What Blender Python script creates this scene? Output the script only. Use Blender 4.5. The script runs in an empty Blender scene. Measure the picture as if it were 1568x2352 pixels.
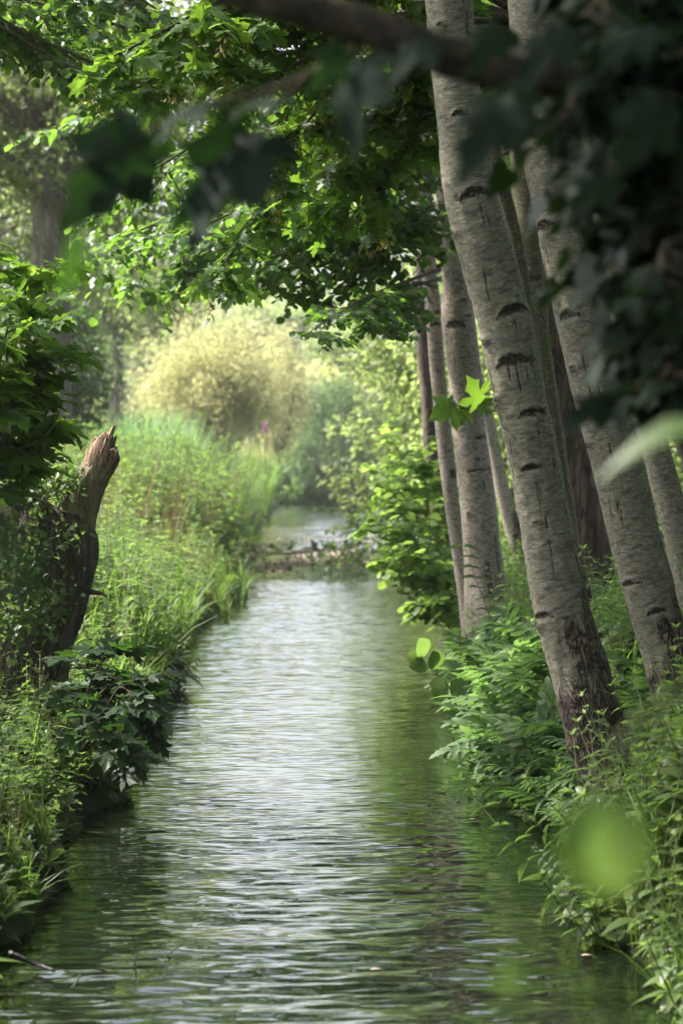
import bpy, math, random
import numpy as np
from mathutils import Vector, Matrix
rng = np.random.default_rng(11)
random.seed(5)
sc = bpy.context.scene
COL = sc.collection
R = math.radians

# ------------------------------------------------------------------ camera
F = 2634.0                      # focal length in pixels of a 1024 px high picture
PITCH = math.atan(50 / F)
CAM = np.array([0.0, 0.0, 2.0])
S = 682 / 1568.0                # photo notes were taken on a 1568 px wide view

def at(dx, dy, Y):
    """world point that the camera sees at view coordinates (dx,dy) when it stands Y metres ahead"""
    px, py = dx * S, dy * S
    f = np.array([0, math.cos(PITCH), -math.sin(PITCH)])
    u = np.array([0, math.sin(PITCH), math.cos(PITCH)])
    d = f + np.array([1, 0, 0]) * ((px - 341) / F) - u * ((py - 512) / F)
    return CAM + d * (Y / d[1])

def mpd(Y):                     # metres per view unit at distance Y
    return S * Y / F

cam_d = bpy.data.cameras.new('camera')
cam = bpy.data.objects.new('camera', cam_d); COL.objects.link(cam)
cam.location = CAM
cam.rotation_euler = (math.pi / 2 - PITCH, 0, 0)
cam_d.sensor_fit = 'VERTICAL'; cam_d.sensor_height = 36
cam_d.lens = 36 * F / 1024
cam_d.clip_start = 0.1; cam_d.clip_end = 3000
cam_d.dof.use_dof = True
cam_d.dof.focus_distance = 15.0
cam_d.dof.aperture_fstop = cam_d.lens / 26.0
sc.camera = cam

# ------------------------------------------------------------------ mesh accumulation
class Acc:
    def __init__(s):
        s.v = []; s.l = []; s.sz = []; s.m = []; s.t = []; s.n = 0
    def add(s, v, loops, sizes, mat, tint):
        v = np.asarray(v, np.float32).reshape(-1, 3)
        s.v.append(v); s.l.append(np.asarray(loops, np.int32) + s.n)
        sizes = np.asarray(sizes, np.int32); s.sz.append(sizes)
        s.m.append(np.broadcast_to(np.asarray(mat, np.int32), sizes.shape))
        s.t.append(np.broadcast_to(np.asarray(tint, np.float32), (len(v),)))
        s.n += len(v)
    def tmpl(s, T, pos, rot, scale, tint, mat_shift=0):
        """N copies of a template"""
        pos = np.asarray(pos, np.float32).reshape(-1, 3); N = len(pos)
        if N == 0: return
        scale = np.broadcast_to(np.asarray(scale, np.float32), (N,))
        tint = np.broadcast_to(np.asarray(tint, np.float32), (N,))
        V = np.einsum('nij,kj->nki', np.asarray(rot, np.float32), T['v']) * scale[:, None, None] + pos[:, None, :]
        k = len(T['v'])
        L = (T['l'][None, :] + (np.arange(N) * k)[:, None]).ravel()
        sz = np.tile(T['sz'], N); m = np.tile(T['m'] + mat_shift, N)
        t = np.clip(tint[:, None] + T['t'][None, :], 0, 1).ravel()
        s.add(V.reshape(-1, 3), L, sz, m, t)
    def build(s, name, mats, parent=None, smooth=True):
        me = bpy.data.meshes.new(name)
        v = np.concatenate(s.v); l = np.concatenate(s.l); sz = np.concatenate(s.sz); m = np.concatenate(s.m); t = np.concatenate(s.t)
        me.vertices.add(len(v)); me.vertices.foreach_set('co', v.ravel())
        me.loops.add(len(l)); me.loops.foreach_set('vertex_index', l)
        me.polygons.add(len(sz))
        me.polygons.foreach_set('loop_start', np.concatenate([[0], np.cumsum(sz)[:-1]]).astype(np.int32))
        me.polygons.foreach_set('material_index', m)
        a = me.attributes.new('tint', 'FLOAT', 'POINT'); a.data.foreach_set('value', t)
        me.update(calc_edges=True)
        if not smooth: me.shade_flat()
        for q in (mats if isinstance(mats, (list, tuple)) else [mats]): me.materials.append(q)
        o = bpy.data.objects.new(name, me); COL.objects.link(o)
        if parent is not None: o.parent = parent
        return o

def tag(o, label=None, cat=None, group=None, kind=None):
    if label: o['label'] = label
    if cat: o['category'] = cat
    if group: o['group'] = group
    if kind: o['kind'] = kind
    return o

def thing(name, label, cat, loc=(0, 0, 0), group=None):
    o = bpy.data.objects.new(name, None); COL.objects.link(o)
    o.empty_display_size = .2
    o.location = loc
    return tag(o, label, cat, group)

def part_of(root, o):
    """parent o (built in world space) to root"""
    o.parent = root
    o.matrix_parent_inverse = Matrix.Translation(-Vector(root.location))
    return o

# ------------------------------------------------------------------ numpy value noise
_perm = rng.random((64, 64, 64)).astype(np.float32)
def vnoise(p):
    p = np.asarray(p, np.float64); i = np.floor(p).astype(int); f = p - i; f = f * f * (3 - 2 * f)
    out = 0
    for a in (0, 1):
        for b in (0, 1):
            for c in (0, 1):
                w = (f[..., 0] if a else 1 - f[..., 0]) * (f[..., 1] if b else 1 - f[..., 1]) * (f[..., 2] if c else 1 - f[..., 2])
                out = out + w * _perm[(i[..., 0] + a) % 64, (i[..., 1] + b) % 64, (i[..., 2] + c) % 64]
    return out
def fbm(p, o=3):
    p = np.asarray(p, np.float64); return sum(vnoise(p * 2 ** k + 7.3 * k) / 2 ** k for k in range(o)) / sum(.5 ** k for k in range(o))

# ------------------------------------------------------------------ leaf templates (axis +Y, normal +Z, length 1)
def T_make(v, faces, mats=None, t=None):
    v = np.array(v, np.float32)
    return dict(v=v, l=np.array([i for f in faces for i in f], np.int32), sz=np.array([len(f) for f in faces], np.int32),
                m=np.zeros(len(faces), np.int32) if mats is None else np.array(mats, np.int32),
                t=np.zeros(len(v), np.float32) if t is None else np.array(t, np.float32))
def strip(profile, droop=.15, fold=.25, petiole=0.0):
    """leaf from [(y,halfwidth)]"""
    v = []; f = []
    for y, w in profile:
        z = -droop * y * y
        v += [(-w, y, z + fold * w), (0, y, z), (w, y, z + fold * w)]
    for k in range(len(profile) - 1):
        a = 3 * k; b = a + 3
        f += [(a, a + 1, b + 1, b), (a + 1, a + 2, b + 2, b + 1)]
    v = np.array(v); v[:, 1] += petiole
    return T_make(v, f)
def T_join(items):
    """items: (T, matrix3, offset, scale, mat, tint)"""
    v = []; l = []; sz = []; m = []; t = []; n = 0
    for T, M, off, s_, mt, ti in items:
        v.append(T['v'] @ np.array(M, np.float32).T * s_ + np.array(off, np.float32)); l.append(T['l'] + n); sz.append(T['sz'])
        m.append(T['m'] + mt); t.append(T['t'] + ti); n += len(T['v'])
    return dict(v=np.concatenate(v).astype(np.float32), l=np.concatenate(l), sz=np.concatenate(sz), m=np.concatenate(m), t=np.concatenate(t).astype(np.float32))
def fan(right, cy, droop=.12, wav=.03):
    """outline leaf, mirrored, fan about the midrib point"""
    left = [(-x, y) for x, y in reversed(right[1:-1])]
    pts = right + left
    v = [(0, cy, 0)]
    for i, (x, y) in enumerate(pts):
        r2 = x * x + (y - cy) ** 2
        v.append((x, y, -droop * r2 + (wav if i % 2 else -wav) * (r2 ** .5) + .10 * abs(x)))
    n = len(pts)
    return T_make(v, [(0, 1 + i, 1 + (i + 1) % n) for i in range(n)])
LEAF_MAPLE = fan([(0, 0), (.14, -.07), (.27, -.10), (.42, -.04), (.36, .06), (.30, .13), (.24, .20), (.44, .22), (.56, .34), (.68, .50), (.55, .50), (.44, .56), (.33, .50), (.17, .44),
                  (.22, .60), (.30, .74), (.19, .78), (.11, .90), (0, 1.06)], .24, .22, .04)
LEAF_ALDER = strip([(0, .02), (.12, .24), (.38, .42), (.68, .42), (.9, .22), (1.0, .02)], .12, .2, .15)
LEAF_LANCE = strip([(0, .02), (.12, .15), (.32, .22), (.6, .15), (.85, .06), (1, .005)], .35, .3)
LEAF_BROAD = strip([(0, .03), (.15, .2), (.4, .3), (.7, .22), (.9, .09), (1, .01)], .4, .25)
LEAF_SMALL = strip([(0, .03), (.45, .3), (1, .01)], .15, .25)
LEAF_WILLOW = strip([(0, .02), (.4, .10), (1, .01)], .2, .2)
LEAF_IVY = fan([(0, 0), (.2, -.08), (.45, .0), (.5, .18), (.36, .34), (.38, .5), (.2, .6), (0, .95)], .3, .15, .02)
KEY = T_join([(strip([(0, .05), (.35, .10), (.7, .16), (1, .05)], .1, .1), [[1, 0, 0], [0, 1, 0], [0, 0, 1]], (0, 0, 0), 1, 0, 0)])

def rot_from(axis, normal):
    a = np.asarray(axis, np.float64).reshape(-1, 3); n = np.asarray(normal, np.float64).reshape(-1, 3)
    a = a / (np.linalg.norm(a, axis=1, keepdims=True) + 1e-9)
    s_ = np.cross(a, n); s_ /= (np.linalg.norm(s_, axis=1, keepdims=True) + 1e-9)
    n = np.cross(s_, a)
    return np.stack([s_, a, n], axis=2)
def rz(a):
    a = np.asarray(a, float); c, s_ = np.cos(a), np.sin(a); z = np.zeros_like(c); o = np.ones_like(c)
    return np.stack([np.stack([c, -s_, z], -1), np.stack([s_, c, z], -1), np.stack([z, z, o], -1)], -2)
def rx(a):
    a = np.asarray(a, float); c, s_ = np.cos(a), np.sin(a); z = np.zeros_like(c); o = np.ones_like(c)
    return np.stack([np.stack([o, z, z], -1), np.stack([z, c, -s_], -1), np.stack([z, s_, c], -1)], -2)

def tube(acc, pts, rad, n=6, mat=0, tint=.5):
    pts = np.asarray(pts, float); k = len(pts); rad = np.broadcast_to(np.asarray(rad, float), (k,))
    tg = np.gradient(pts, axis=0); tg /= (np.linalg.norm(tg, axis=1, keepdims=True) + 1e-9)
    ref = np.array([0, 0, 1.]) if abs(tg[0, 2]) < .8 else np.array([1., 0, 0])
    s_ = np.cross(tg, ref); s_ /= (np.linalg.norm(s_, axis=1, keepdims=True) + 1e-9); u = np.cross(s_, tg)
    an = np.linspace(0, 2 * math.pi, n, endpoint=False)
    V = pts[:, None] + rad[:, None, None] * (np.cos(an)[None, :, None] * s_[:, None] + np.sin(an)[None, :, None] * u[:, None])
    i = np.arange(k - 1)[:, None] * n; j = np.arange(n)[None]; j2 = (j + 1) % n
    Q = np.stack([i + j, i + j2, i + n + j2, i + n + j], -1).reshape(-1)
    caps = np.concatenate([np.arange(n)[::-1], (k - 1) * n + np.arange(n)])
    acc.add(V.reshape(-1, 3), np.concatenate([Q, caps]), np.concatenate([np.full((k - 1) * n, 4), [n, n]]), mat, tint)

def spline(P, m):
    """Catmull-Rom through rows of P, m samples per span"""
    P = np.asarray(P, float); Q = np.vstack([2 * P[0] - P[1], P, 2 * P[-1] - P[-2]]); out = []
    for i in range(1, len(Q) - 2):
        t = np.linspace(0, 1, m, endpoint=False)[:, None]
        a, b, c, d = Q[i - 1], Q[i], Q[i + 1], Q[i + 2]
        out.append(.5 * ((2 * b) + (c - a) * t + (2 * a - 5 * b + 4 * c - d) * t ** 2 + (3 * b - a - 3 * c + d) * t ** 3))
    out.append(P[-1:]); return np.vstack(out)

# ------------------------------------------------------------------ materials
def newmat(name):
    m = bpy.data.materials.new(name); m.use_nodes = True; nt = m.node_tree; nt.nodes.clear()
    out = nt.nodes.new('ShaderNodeOutputMaterial'); return m, nt, out
def N(nt, t, **kw):
    n = nt.nodes.new(t)
    for k, v in kw.items(): setattr(n, k, v)
    return n
def ramp(nt, stops, src):
    r = N(nt, 'ShaderNodeValToRGB'); e = r.color_ramp.elements
    while len(e) < len(stops): e.new(.5)
    for q, (p, c) in zip(e, stops): q.position = p; q.color = c if len(c) == 4 else (*c, 1)
    nt.links.new(src, r.inputs[0]); return r.outputs[0]
def mixc(nt, fac, a, b, mode='MIX'):
    m = N(nt, 'ShaderNodeMix', data_type='RGBA', blend_type=mode)
    for sock, v in ((m.inputs[0], fac), (m.inputs[6], a), (m.inputs[7], b)):
        if hasattr(v, 'is_output'): nt.links.new(v, sock)
        elif isinstance(v, (int, float)): sock.default_value = v
        else: sock.default_value = (*v, 1)
    return m.outputs[2]
def mathn(nt, op, a, b=None, clamp=False):
    m = N(nt, 'ShaderNodeMath', operation=op); m.use_clamp = clamp
    for sock, v in zip(m.inputs, (a, b)):
        if v is None: continue
        if hasattr(v, 'is_output'): nt.links.new(v, sock)
        else: sock.default_value = v
    return m.outputs[0]
def leafmat(name, dark, light, trans, tf=.4, rough=.45, spec=.36):
    m, nt, out = newmat(name)
    at_ = N(nt, 'ShaderNodeAttribute', attribute_name='tint')
    c = mixc(nt, at_.outputs['Fac'], dark, light)
    tc = N(nt, 'ShaderNodeTexCoord')
    nz = N(nt, 'ShaderNodeTexNoise'); nz.inputs['Scale'].default_value = 30; nt.links.new(tc.outputs['Object'], nz.inputs['Vector'])
    c = mixc(nt, .35, c, mixc(nt, nz.outputs['Fac'], (.6, .6, .6), (1.5, 1.4, 1.2)), 'MULTIPLY')
    p = N(nt, 'ShaderNodeBsdfPrincipled'); nt.links.new(c, p.inputs['Base Color'])
    p.inputs['Roughness'].default_value = rough; p.inputs['Specular IOR Level'].default_value = spec
    tr = N(nt, 'ShaderNodeBsdfTranslucent')
    nt.links.new(mixc(nt, at_.outputs['Fac'], tuple(x * .7 for x in trans), tuple(min(1, x * 1.3) for x in trans)), tr.inputs['Color'])
    mx = N(nt, 'ShaderNodeMixShader'); mx.inputs[0].default_value = tf
    nt.links.new(p.outputs[0], mx.inputs[1]); nt.links.new(tr.outputs[0], mx.inputs[2]); nt.links.new(mx.outputs[0], out.inputs[0])
    return m
def barkmat(name, c1, c2, c3, scale=14, stretch=.25, bump=.5, rough=.9, coord='Object', crk=.8):
    m, nt, out = newmat(name)
    tc = N(nt, 'ShaderNodeTexCoord'); mp = N(nt, 'ShaderNodeMapping'); mp.inputs['Scale'].default_value = (1, 1, stretch)
    nt.links.new(tc.outputs[coord], mp.inputs['Vector'])
    n1 = N(nt, 'ShaderNodeTexNoise'); n1.inputs['Scale'].default_value = scale; n1.inputs['Detail'].default_value = 6; nt.links.new(mp.outputs[0], n1.inputs['Vector'])
    vo = N(nt, 'ShaderNodeTexVoronoi', feature='DISTANCE_TO_EDGE'); vo.inputs['Scale'].default_value = scale * 1.6
    wv = N(nt, 'ShaderNodeVectorMath', operation='ADD'); sv = N(nt, 'ShaderNodeVectorMath', operation='SCALE'); sv.inputs['Scale'].default_value = .12
    nt.links.new(n1.outputs['Color'], sv.inputs[0]); nt.links.new(mp.outputs[0], wv.inputs[0]); nt.links.new(sv.outputs[0], wv.inputs[1]); nt.links.new(wv.outputs[0], vo.inputs['Vector'])
    c = ramp(nt, [(.3, c1), (.55, c2), (.72, c3)], n1.outputs['Fac'])
    crack = ramp(nt, [(.0, (.25, .22, .2)), (.12, (1, 1, 1))], vo.outputs['Distance'])
    c = mixc(nt, crk, c, crack, 'MULTIPLY')
    p = N(nt, 'ShaderNodeBsdfPrincipled'); nt.links.new(c, p.inputs['Base Color']); p.inputs['Roughness'].default_value = rough
    b = N(nt, 'ShaderNodeBump'); b.inputs['Strength'].default_value = bump; b.inputs['Distance'].default_value = .02
    h = mathn(nt, 'ADD', mathn(nt, 'MULTIPLY', n1.outputs['Fac'], .6), mathn(nt, 'MINIMUM', mathn(nt, 'MULTIPLY', vo.outputs['Distance'], 4), .6))
    nt.links.new(h, b.inputs['Height']); nt.links.new(b.outputs[0], p.inputs['Normal']); nt.links.new(p.outputs[0], out.inputs[0])
    return m
def alderbark(name, base=(.28, .245, .195), green=(.19, .185, .12), dark=(.05, .035, .028)):
    """smooth grey bark with lenticels, scars (mark) and furrowed foot (rough)"""
    m, nt, out = newmat(name)
    bc = N(nt, 'ShaderNodeAttribute', attribute_name='bco').outputs['Vector']
    mk = N(nt, 'ShaderNodeAttribute', attribute_name='mark').outputs['Fac']
    rg = N(nt, 'ShaderNodeAttribute', attribute_name='rough').outputs['Fac']
    def nz(sx, sz, sc_, det=4, off=0):
        mp = N(nt, 'ShaderNodeMapping'); mp.inputs['Scale'].default_value = (sx, sx, sz); mp.inputs['Location'].default_value = (off, off, off); nt.links.new(bc, mp.inputs['Vector'])
        n = N(nt, 'ShaderNodeTexNoise'); n.inputs['Scale'].default_value = sc_; n.inputs['Detail'].default_value = det; nt.links.new(mp.outputs[0], n.inputs['Vector']); return n.outputs['Fac']
    big = nz(1, .5, 4, 3); fine = nz(1, 3.5, 26, 5, 3); blot = nz(1, 1.6, 30, 2, 9); streak = nz(.35, 4, 40, 2, 5)
    c = mixc(nt, ramp(nt, [(.35, (0, 0, 0)), (.65, (1, 1, 1))], big), base, green)
    c = mixc(nt, ramp(nt, [(.40, (0, 0, 0)), (.62, (1, 1, 1))], fine), c, tuple(x * .5 for x in base))
    dk = nz(1, 2.2, 17, 3, 55)
    c = mixc(nt, ramp(nt, [(.54, (0, 0, 0)), (.64, (.8, .8, .8))], dk), c, (.085, .075, .055))
    c = mixc(nt, ramp(nt, [(.62, (0, 0, 0)), (.70, (.5, .5, .5))], blot), c, (.42, .40, .34))
    c = mixc(nt, ramp(nt, [(.63, (0, 0, 0)), (.69, (.75, .75, .75))], streak), c, (.12, .09, .07))
    # furrowed foot
    mp = N(nt, 'ShaderNodeMapping'); mp.inputs['Scale'].default_value = (1, 1, .24); nt.links.new(bc, mp.inputs['Vector'])
    nn = N(nt, 'ShaderNodeTexNoise'); nn.inputs['Scale'].default_value = 9; nn.inputs['Detail'].default_value = 5; nt.links.new(mp.outputs[0], nn.inputs['Vector'])
    sv = N(nt, 'ShaderNodeVectorMath', operation='SCALE'); sv.inputs['Scale'].default_value = .30; nt.links.new(nn.outputs['Color'], sv.inputs[0])
    av = N(nt, 'ShaderNodeVectorMath', operation='ADD'); nt.links.new(mp.outputs[0], av.inputs[0]); nt.links.new(sv.outputs[0], av.inputs[1])
    vo = N(nt, 'ShaderNodeTexVoronoi', feature='DISTANCE_TO_EDGE'); vo.inputs['Scale'].default_value = 36; nt.links.new(av.outputs[0], vo.inputs['Vector'])
    fur = ramp(nt, [(.0, (.012, .009, .008)), (.05, (.04, .027, .02)), (.16, (.13, .095, .075)), (.5, (.22, .185, .155))], vo.outputs['Distance'])
    fur = mixc(nt, .5, fur, ramp(nt, [(.35, (.3, .2, .16)), (.62, (1.4, 1.35, 1.25))], nn.outputs['Fac']), 'MULTIPLY')
    patch = nz(1, .6, 9, 4, 21)
    rf = mathn(nt, 'ADD', mathn(nt, 'MULTIPLY', rg, 1.7), mathn(nt, 'SUBTRACT', mathn(nt, 'MULTIPLY', patch, 1.6), 1.35), True)
    rf2 = ramp(nt, [(.25, (0, 0, 0)), (.5, (1, 1, 1))], rf)
    c = mixc(nt, rf2, c, fur)
    # thin vertical cracks
    ck = nz(1, .12, 34, 1, 31)
    cko = mathn(nt, 'MULTIPLY', ramp(nt, [(.66, (0, 0, 0)), (.70, (1, 1, 1))], ck), ramp(nt, [(.5, (0, 0, 0)), (.6, (1, 1, 1))], big))
    c = mixc(nt, cko, c, dark)
    # scars
    mn = nz(1, 1.2, 45, 4, 40)
    mf = mathn(nt, 'MULTIPLY', mk, mathn(nt, 'SUBTRACT', mathn(nt, 'MULTIPLY', mn, 3.4), .85), True)
    c = mixc(nt, ramp(nt, [(.25, (0, 0, 0)), (.55, (1, 1, 1))], mf), c, dark)
    p = N(nt, 'ShaderNodeBsdfPrincipled'); nt.links.new(c, p.inputs['Base Color']); p.inputs['Roughness'].default_value = .75; p.inputs['Specular IOR Level'].default_value = .3
    h = mathn(nt, 'ADD', mathn(nt, 'MULTIPLY', fine, .25), mathn(nt, 'MULTIPLY', mathn(nt, 'MINIMUM', mathn(nt, 'MULTIPLY', vo.outputs['Distance'], 5), 1.), rf2))
    h = mathn(nt, 'SUBTRACT', h, mathn(nt, 'ADD', mathn(nt, 'MULTIPLY', mf, .7), mathn(nt, 'MULTIPLY', cko, .5)))
    b = N(nt, 'ShaderNodeBump'); b.inputs['Strength'].default_value = .9; b.inputs['Distance'].default_value = .012
    nt.links.new(h, b.inputs['Height']); nt.links.new(b.outputs[0], p.inputs['Normal']); nt.links.new(p.outputs[0], out.inputs[0])
    return m

M = {}
M['alder'] = leafmat('alder_leaf', (.025, .06, .018), (.05, .105, .025), (.19, .36, .04), .42)
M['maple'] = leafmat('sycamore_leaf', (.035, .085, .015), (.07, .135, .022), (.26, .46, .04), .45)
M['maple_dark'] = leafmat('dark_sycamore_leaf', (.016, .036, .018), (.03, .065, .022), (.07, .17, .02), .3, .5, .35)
M['maple_near'] = leafmat('shaded_sycamore_leaf', (.012, .022, .016), (.022, .036, .022), (.03, .08, .012), .2, .7, .08)  # near leaves: overhead shade put into a darker leaf colour
M['key'] = leafmat('seed_wing', (.16, .15, .04), (.26, .17, .06), (.4, .35, .06), .4, .6)
M['twig'] = barkmat('twig_bark', (.04, .03, .02), (.09, .065, .04), (.14, .10, .07), 30, .4, .3)
M['herb'] = leafmat('herb_leaf', (.04, .08, .022), (.085, .13, .035), (.19, .31, .06), .4, .45)
M['lush'] = leafmat('lush_lobed_leaf', (.045, .10, .035), (.085, .14, .05), (.18, .33, .07), .38, .55, .3)
M['grass'] = leafmat('grass_blade', (.05, .10, .02), (.12, .18, .04), (.22, .38, .05), .4, .5)
M['reed'] = leafmat('reed_blade', (.11, .17, .10), (.2, .28, .16), (.22, .42, .12), .4, .5)
M['seed'] = leafmat('dock_seed', (.10, .09, .03), (.22, .15, .06), (.25, .2, .06), .2, .7)
M['stem'] = leafmat('green_stem', (.05, .08, .02), (.10, .12, .04), (.1, .2, .03), .1, .6)
M['willow'] = leafmat('willow_leaf', (.20, .21, .09), (.36, .36, .19), (.66, .66, .30), .5, .5)
M['greywillow'] = leafmat('grey_willow_leaf', (.05, .09, .04), (.11, .16, .075), (.20, .34, .10), .38, .5)
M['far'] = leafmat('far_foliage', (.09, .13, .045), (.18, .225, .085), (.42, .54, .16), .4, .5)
M['fardark'] = leafmat('far_dark_foliage', (.025, .055, .02), (.05, .10, .03), (.12, .24, .03), .38, .5)
M['lime'] = leafmat('lime_leaf', (.07, .135, .025), (.12, .19, .035), (.34, .52, .09), .5, .45)
M['ivy'] = leafmat('ivy_leaf', (.008, .018, .009), (.016, .03, .013), (.04, .09, .02), .15, .5, .12)
M['purple'] = leafmat('purple_petal', (.35, .06, .35), (.5, .12, .5), (.5, .1, .5), .3)
M['debris'] = leafmat('floating_debris', (.25, .19, .15), (.42, .34, .29), (.2, .15, .1), .05, .9, .2)
M['bark_alder'] = alderbark('grey_bark')
M['bark_pink'] = alderbark('pinkish_grey_bark', (.33, .27, .235), (.26, .235, .17))
M['bark_moss'] = alderbark('mossy_bark', (.17, .14, .09), (.12, .13, .05))
M['bark_dark'] = barkmat('brown_bark', (.05, .035, .03), (.10, .07, .055), (.17, .13, .10), 12, .3, .5)
M['bark_furrow'] = barkmat('furrowed_bark', (.05, .035, .03), (.12, .08, .065), (.2, .14, .115), 11, .16, 1.0)
M['bark_stump'] = barkmat('stump_bark', (.025, .02, .014), (.08, .065, .042), (.17, .145, .10), 22, .16, 1.0, crk=.25)
M['bark_limb'] = barkmat('lit_limb_bark', (.13, .10, .06), (.24, .19, .12), (.36, .29, .19), 14, .12, .6, crk=.12)  # light on the broken limb put in as paler bark
M['bark_wet'] = barkmat('wet_rotten_bark', (.008, .006, .005), (.018, .014, .010), (.035, .028, .02), 18, .3, .8, .6)
M['wood'] = barkmat('split_wood', (.20, .12, .075), (.36, .23, .15), (.48, .34, .24), 30, .12, .9, .9)
M['bark_far'] = barkmat('pale_far_bark', (.08, .065, .05), (.15, .125, .10), (.22, .19, .16), 5, .2, .8)
M['shoot'] = leafmat('willow_shoot', (.20, .15, .06), (.28, .24, .10), (.2, .2, .1), .1)

def groundmat():
    m, nt, out = newmat('soil'); tc = N(nt, 'ShaderNodeTexCoord')
    n = N(nt, 'ShaderNodeTexNoise'); n.inputs['Scale'].default_value = 3; n.inputs['Detail'].default_value = 8; nt.links.new(tc.outputs['Object'], n.inputs['Vector'])
    n2 = N(nt, 'ShaderNodeTexNoise'); n2.inputs['Scale'].default_value = .6; n2.inputs['Detail'].default_value = 3; nt.links.new(tc.outputs['Object'], n2.inputs['Vector'])
    c = ramp(nt, [(.35, (.010, .007, .005)), (.6, (.026, .019, .012)), (.75, (.045, .038, .02))], n.outputs['Fac'])
    g = ramp(nt, [(.35, (.02, .03, .01)), (.65, (.04, .08, .015))], n.outputs['Fac'])
    c = mixc(nt, ramp(nt, [(.4, (0, 0, 0)), (.6, (1, 1, 1))], n2.outputs['Fac']), c, g)
    p = N(nt, 'ShaderNodeBsdfPrincipled'); nt.links.new(c, p.inputs['Base Color']); p.inputs['Roughness'].default_value = 1; p.inputs['Specular IOR Level'].default_value = .1
    b = N(nt, 'ShaderNodeBump'); b.inputs['Strength'].default_value = .8; b.inputs['Distance'].default_value = .05; nt.links.new(n.outputs['Fac'], b.inputs['Height']); nt.links.new(b.outputs[0], p.inputs['Normal'])
    nt.links.new(p.outputs[0], out.inputs[0]); return m
M['soil'] = groundmat()

def watermat():
    m, nt, out = newmat('river_water'); tc = N(nt, 'ShaderNodeTexCoord')
    def nz(sx, sy, det=2, rough=.5, off=0, dist=0):
        mp = N(nt, 'ShaderNodeMapping'); mp.inputs['Scale'].default_value = (sx, sy, 1); mp.inputs['Location'].default_value = (off, off, off); nt.links.new(tc.outputs['Object'], mp.inputs['Vector'])
        n = N(nt, 'ShaderNodeTexNoise'); n.inputs['Scale'].default_value = 1; n.inputs['Detail'].default_value = det; n.inputs['Roughness'].default_value = rough; n.inputs['Distortion'].default_value = dist
        nt.links.new(mp.outputs[0], n.inputs['Vector']); return n.outputs['Fac']
    fine = nz(5.5, 15, 1, .5, 0, .3); mid = nz(2.2, 6.0, 1, .5, 5, .3); low = nz(1.0, 2.6, 1, .5, 17, .3); big = nz(.5, .35, 2, .5, 11)
    h = mathn(nt, 'ADD', mathn(nt, 'MULTIPLY', fine, .0030 * WAVE), mathn(nt, 'MULTIPLY', mid, .003 * WAVE))
    h = mathn(nt, 'ADD', h, mathn(nt, 'MULTIPLY', low, .002 * WAVE))
    calm = ramp(nt, [(.32, (.35, .35, .35)), (.62, (1.25, 1.25, 1.25))], big)
    h = mathn(nt, 'MULTIPLY', h, calm)
    # calm pool just below the fallen branch
    sx = N(nt, 'ShaderNodeSeparateXYZ'); nt.links.new(tc.outputs['Object'], sx.inputs[0])
    cal = N(nt, 'ShaderNodeMapRange'); cal.inputs['From Min'].default_value = 44; cal.inputs['From Max'].default_value = 49; cal.inputs['To Min'].default_value = 1; cal.inputs['To Max'].default_value = .12
    nt.links.new(sx.outputs['Y'], cal.inputs['Value']); cal2 = N(nt, 'ShaderNodeMapRange'); cal2.inputs['From Min'].default_value = 50; cal2.inputs['From Max'].default_value = 58; cal2.inputs['To Min'].default_value = 0; cal2.inputs['To Max'].default_value = 2
    nt.links.new(sx.outputs['Y'], cal2.inputs['Value']); h = mathn(nt, 'MULTIPLY', h, mathn(nt, 'ADD', cal.outputs[0], cal2.outputs[0]))
    b = N(nt, 'ShaderNodeBump'); b.inputs['Strength'].default_value = 1; b.inputs['Distance'].default_value = 1; nt.links.new(h, b.inputs['Height'])
    p = N(nt, 'ShaderNodeBsdfPrincipled'); p.inputs['Base Color'].default_value = (.006, .010, .005, 1); p.inputs['Roughness'].default_value = .02; p.inputs['IOR'].default_value = 1.45
    p.inputs['Specular IOR Level'].default_value = .5
    nt.links.new(b.outputs[0], p.inputs['Normal']); nt.links.new(p.outputs[0], out.inputs[0]); return m
WAVE = 1.3
M['water'] = watermat()

# ------------------------------------------------------------------ the lie of the land
_yl = [0, 9, 14, 22, 29, 39, 49, 64, 100, 146, 170, 260]
_xl = [-1.55, -1.4, -1.4, -1.5, -1.75, -1.62, -1.95, -2.3, -2.6, -3.2, -8, -40]
_xr = [1.3, 1.22, 1.25, 1.12, 1.3, 1.3, 1.5, 2.6, 3.4, 4.2, -3, -34]
def xl(Y): return np.interp(Y, _yl, _xl) + .08 * np.sin(np.asarray(Y) * 1.7) + .05 * np.sin(np.asarray(Y) * 4.1)
def xr(Y): return np.interp(Y, _yl, _xr) + .08 * np.sin(np.asarray(Y) * 1.3 + 2) + .05 * np.sin(np.asarray(Y) * 3.3)
def ground(x, Y):
    x = np.asarray(x, float); Y = np.asarray(Y, float)
    dl = xl(Y) - x; dr = x - xr(Y); d = np.maximum(dl, dr)
    out = np.where(d < 0, np.maximum(-.35, d * .8), .42 * (1 - np.exp(-np.maximum(d, 0) / .28)) + .10 * np.clip(d, 0, 8) * .6)
    out = out + np.where(dr > 0, .05 * np.clip(dr, 0, 8), 0)
    nz = fbm(np.stack([x * .9, Y * .9, x * 0], -1), 2) - .5
    far = np.clip((Y - 150) / 250, 0, 1)
    hill = 20 * far ** 1.3 * np.clip((Y - 150) / 100, 0, 1)
    return out + .22 * nz * np.clip(d * 2, 0, 1) + np.where(d > 0, hill, 0)

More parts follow.
